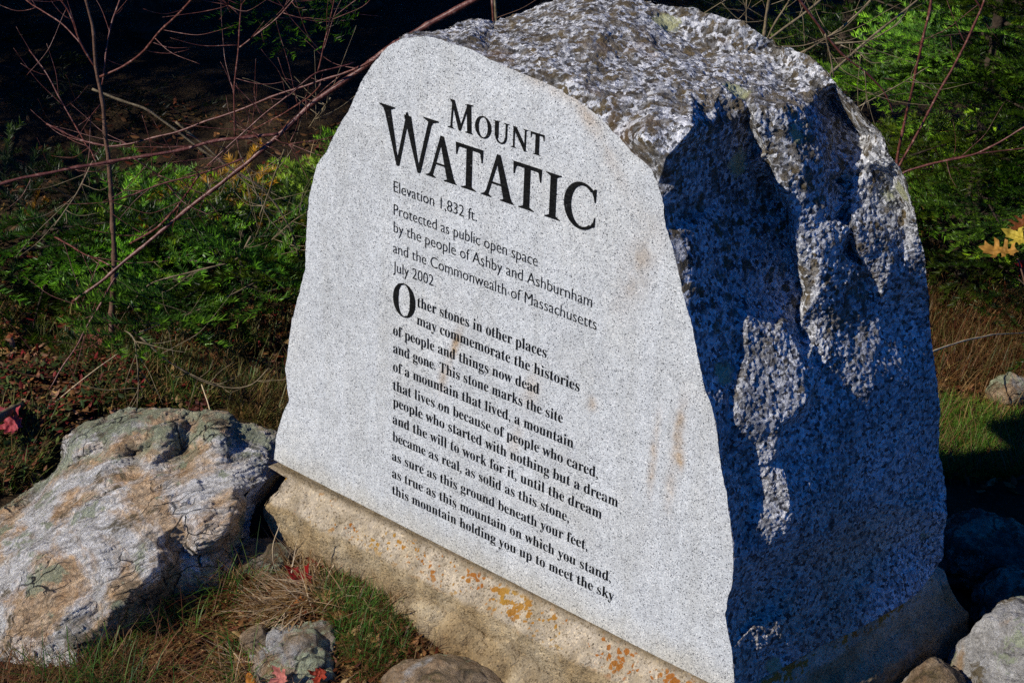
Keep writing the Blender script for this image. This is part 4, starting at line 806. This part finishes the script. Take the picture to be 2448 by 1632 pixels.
shrub('dead_branch', ony(694, 544, 3.25) * np.array([1, 1, 0]), 'dead grey twiggy conifer branch hanging behind the red branches', 'branch',
      ([(220, 213), (277, 236), (347, 257), (416, 309), (486, 364), (555, 402), (607, 434), (659, 486), (694, 544), (720, 640)], 3.2, 3.2, 7, 5),
      [([(420, 291), (486, 347), (555, 406), (620, 470)], 3.25, 3.25, 7, 3), ([(680, 357), (652, 430), (621, 520)], 3.0, 3.1, 5, 4), ([(790, 235), (765, 265), (738, 305)], 3.0, 3.1, 5, 3), ([(600, 565), (569, 624), (520, 634), (354, 679), (305, 738)], 3.1, 3.0, 6, 4),
       ([(638, 665), (590, 686), (472, 742), (333, 794)], 3.1, 2.9, 5, 4), ([(336, 806), (399, 863), (486, 912), (555, 932), (604, 922), (642, 880)], 2.75, 2.75, 5, 3), ([(298, 790), (326, 808), (330, 891), (328, 975)], 2.78, 2.72, 4, 3), ([(570, 360), (640, 520), (720, 600)], 3.2, 3.1, 3, 2),
       ([(590, 690), (640, 580), (700, 530), (735, 505)], 3.2, 3.1, 3, 2), ([(222, 385), (180, 470), (130, 540)], 3.1, 3.0, 4, 3)], MB_GRY, MB_GRY, 11, 3)
B = 3.1
shrub('bare_shrub', onz(1990, 400, 0) , 'bare shrub with crossing grey and red twigs behind the right shoulder of the monument', 'shrub',
      ([(2135, 271), (2118, 225), (2066, 170), (2014, 132), (1972, 80), (1909, 0), (1890, -30)][::-1], B, B, 9, 4),
      [([(1820, 115), (1840, 94), (1962, 0), (1990, -25)], B, B + .1, 7, 6), ([(1905, 132), (1920, 125), (2014, 66), (2083, 0), (2100, -20)], B + .1, B + .1, 6, 5), ([(1970, 190), (1982, 177), (2083, 87), (2197, 0), (2220, -20)], B, B + .2, 7, 5),
       ([(1972, 80), (1985, 130), (1993, 187)], B, B, 5, 4), ([(1860, 111), (1920, 111), (1972, 94), (2014, 70)], B, B, 3, 3), ([(1996, 104), (2083, 100), (2156, 50)], B, B, 4, 3), ([(1826, 95), (1830, 60), (1840, 0), (1842, -20)], B + .2, B + .2, 9, 8), ([(1820, 120), (1833, 90), (1889, 0), (1900, -20)], B + .2, B + .2, 6, 5),
       ([(1786, 60), (1782, 30), (1786, -10)], B + .3, B + .3, 4, 3), ([(1683, 32), (1710, 18), (1745, -5)], B, B, 3, 2), ([(2066, 170), (2070, 230), (2078, 268)], B, B, 3, 2), ([(2052, 256), (2130, 215), (2220, 160)], B, B, 3, 2), ([(2010, 108), (2060, 130), (2085, 148)], B, B, 3, 2)], MB_RED, MB_GRY, 5, 4)
shrub('bare_sapling', onz(2150, 470, 0), 'straight red brown sapling stems rising behind the right edge of the monument', 'sapling',
      ([(2140, 420), (2146, 375), (2187, 180), (2218, 42), (2230, -20)], 3.2, 3.2, 9, 7),
      [([(2140, 420), (2149, 399), (2218, 271), (2291, 139), (2347, 21), (2360, -20)], 3.15, 3.15, 8, 6), ([(2140, 430), (2154, 413), (2229, 392), (2336, 368), (2448, 305), (2500, 280)], 3.1, 3.1, 7, 4), ([(2229, 392), (2308, 371), (2448, 354), (2500, 345)], 3.1, 3.2, 4, 3), ([(2324, -10), (2347, 21)], 3.15, 3.15, 5, 5), ([(1176, 0), (1180, 60)], 3.3, 3.3, 6, 6)][:5], MB_RED, MB_RED, 2, 5)
shrub('bare_sapling', onz(1190, 300, 0), 'two thin grey stems showing over the top left of the monument', 'sapling', ([(1188, 120), (1187, 54), (1184, 0), (1180, -40)], 3.4, 3.4, 8, 7), [([(1182, 120), (1180, 50), (1174, 0), (1170, -40)], 3.4, 3.4, 4, 4)], MB_GRY, MB_BRN, 1, 6)
# bent grass stalks that stand out
for k, (pts, y0, y1, w_, lb) in enumerate([([(76, 1005), (191, 912), (295, 835)], 2.75, 2.9, 4, 'long straight straw stalk slanting across the grass left of the boulder'), ([(2226, 840), (2300, 815), (2375, 800), (2448, 795)], 3.0, 3.3, 5, 'pale bent grass stalk arching over the dry grass right of the monument'),
                                           ([(482, 919), (500, 971), (512, 1037)], 2.62, 2.5, 3.5, 'thin white stalk hanging down over the top of the schist boulder'), ([(669, 1252), (650, 1300), (652, 1350), (672, 1392)], 2.2, 2.22, 3, 'thin bent straw arching beside the left end of the plinth')]):
    V, F = stem(pts, y0, y1, w_, w_ * .6, .002, k, 5); tag(mesh('grass_stalk', V, F, MB_STR, origin=V.mean(0) * np.array([1, 1, 0])), lb, 'grass stalk')
V, F = stem([(-60, 1025), (0, 995), (30, 978), (52, 968)], 2.6, 2.75, 28, 20, .006, 3, 10); tag(mesh('dead_log', V, F, MB_GRY, origin=V.mean(0) * np.array([1, 1, 0])), 'weathered grey log end lying in the grass at the left edge', 'log')

# ------------------------------------------------------------------ single fallen leaves
def leaf_shape(kind):
    if kind == 'maple':
        h = [(0, -.5), (.06, -.42), (.30, -.50), (.26, -.36), (.52, -.30), (.42, -.18), (.40, -.10), (.62, .02), (.86, .10), (.66, .18), (.60, .30), (.36, .20), (.22, .16), (.26, .42), (.36, .56), (.20, .62), (0, .98)]
    elif kind == 'oak':
        h = [(0, -.6), (.05, -.5), (.16, -.42), (.30, -.46), (.26, -.30), (.12, -.24), (.14, -.12), (.40, -.16), (.48, -.02), (.34, .0), (.16, .06), (.18, .2), (.46, .24), (.50, .40), (.34, .40), (.18, .42), (.20, .58), (.32, .74), (.14, .74), (0, .95)]
    else: h = [(0, -.5), (.14, -.4), (.26, -.15), (.28, .1), (.2, .4), (.08, .62), (0, .75)]
    return h + [(-x, y) for x, y in h[::-1][1:-1]]
def leaf(kind, p, size, nrm, rot, curl, c, label, seed=0, group=None, parent=None):
    ol = leaf_shape(kind); vs = [Vector(q) for q in ol]; n = len(vs); ex = [(x * f, y * f) for f in (.35, .65) for x, y in ol[::2]] + [(0, .3), (0, 0), (0, -.2)]
    vo, eo, fo, ov, _, _ = delaunay_2d_cdt(vs + [Vector(q) for q in ex], [], [list(range(n))], 1, 1e-5)
    V = np.array([(q[0], q[1], 0) for q in vo]); F = np.array([f for f in fo])
    for _ in range(2): V, F = subdiv(V, F)
    x, y = V[:, 0].copy(), V[:, 1].copy(); r2 = x * x + y * y
    V[:, 2] = curl * (.9 * x * x + .5 * y * y * y) + .22 * fbm(V * 2.5 + seed * 3.3, 3, seed) + .04 * abs(x) 
    nrm = np.array(nrm, float); nrm /= np.linalg.norm(nrm); a = np.cross([0, 1., 0], nrm); a /= np.linalg.norm(a); b = np.cross(nrm, a); ca, sa = math.cos(rot), math.sin(rot)
    a, b = a * ca + b * sa, -a * sa + b * ca
    vein = np.exp(-(x / .03) ** 2) + .6 * np.exp(-((abs(y - abs(x) * .8 + .1)) / .035) ** 2)
    c = np.array(c); col = c[None] * (1 + .5 * fbm(V * 3 + seed, 3, seed + 9))[:, None] * (1 - .25 * np.clip(vein, 0, 1))[:, None]
    W = np.asarray(p) + size * (V[:, :1] * a + V[:, 1:2] * b + V[:, 2:] * nrm)
    if parent is not None: return mesh('leaf', W, F, MLF, parent, col=np.clip(col, .002, 1))
    return tag(mesh('fallen_leaf', W, F, MLF, col=np.clip(col, .002, 1), origin=p), label, 'leaf', group)
leaf('maple', onz(722, 1388, .045), .034, (-.25, -.75, .8), .6, .9, (.19, .006, .006), 'bright red maple leaf lying on the straw left of the plinth', 1)
leaf('maple', onz(705, 1450, .035), .034, (-.1, -.6, .9), 2.1, -1.2, (.26, .085, .012), 'curled orange brown leaf lying on straw just above the lichened stone', 2)
leaf('oak', onz(775, 1338, .045), .030, (-.3, -.6, .7), 1.2, .9, (.15, .018, .010), 'dark red crumpled leaf leaning against the foot of the plinth', 3)
leaf('plain', onz(600, 1628, .02), .026, (0, -.4, .9), .4, -1, (.40, .15, .02), 'round orange leaf cut off by the bottom edge', 4)
leaf('maple', onz(672, 1618, .03), .022, (-.4, -.6, .5), .1, .8, (.40, .13, .10), 'small pink red leaf standing at the bottom edge beside the lichened stone', 5)
leaf('maple', onz(765, 1612, .02), .020, (-.2, -.5, .8), 2.6, .9, (.24, .03, .012), 'small deep red leaf in the grass at the bottom edge under the lichened stone', 6)
leaf('plain', onz(820, 1475, .03), .020, (.2, -.5, .8), 1.5, .6, (.30, .20, .10), 'small tan leaf lying in the green tuft before the plinth', 7)
leaf('maple', onz(28, 1010, .05), .04, (-.2, -.6, .7), .5, .7, (.34, .05, .06), 'pinkish red leaf beside the grey log at the left edge', 8)
leaf('oak', onz(475, 970, .02), .04, (-.2, -.7, .6), 1.9, .8, (.07, .016, .010), 'dark maroon leaf in the grass just behind the top of the schist boulder', 12)
leaf('maple', onz(227, 815, .03), .035, (-.3, -.7, .6), .3, .8, (.24, .07, .05), 'rose brown leaf caught in the grass left of the sapling trunk', 13)
leaf('oak', onz(527, 865, .03), .045, (-.2, -.7, .6), .9, 1., (.17, .07, .025), 'rusty brown oak leaf caught in grass above the schist boulder', 14)
# the oak seedling whose last leaves hang at the right edge
oak = empty('oak_seedling', onz(2475, 900, -.14), 'young oak seedling with tan, yellow and rusty autumn leaves at the right edge', 'seedling')
mesh('stem', *join([stem([(2475, 905), (2468, 780), (2455, 690), (2432, 618)], 2.86, 2.93, 8, 4, .003, 4, 6), stem([(2460, 715), (2458, 640), (2445, 545)], 2.88, 2.96, 5, 3, .002, 5, 5), stem([(2457, 690), (2450, 660), (2446, 640)], 2.9, 2.95, 3, 2, .001, 6, 5)]), MB_BRN, oak)
leaf('oak', ony(2400, 600, 2.9), .045, (-.45, -.35, .8), 1.05, 1.1, (.34, .17, .03), None, 9, parent=oak)
leaf('oak', ony(2445, 530, 2.95), .035, (-.5, -.3, .8), 2.2, 1.3, (.16, .05, .012), None, 10, parent=oak)
leaf('maple', ony(2447, 635, 2.95), .022, (-.3, -.8, .4), 2.2, .9, (.2, .008, .006), None, 11, parent=oak)
leaf('maple', ony(2436, 566, 2.97), .035, (-.4, -.5, .7), .7, .9, (.40, .30, .035), None, 15, parent=oak)
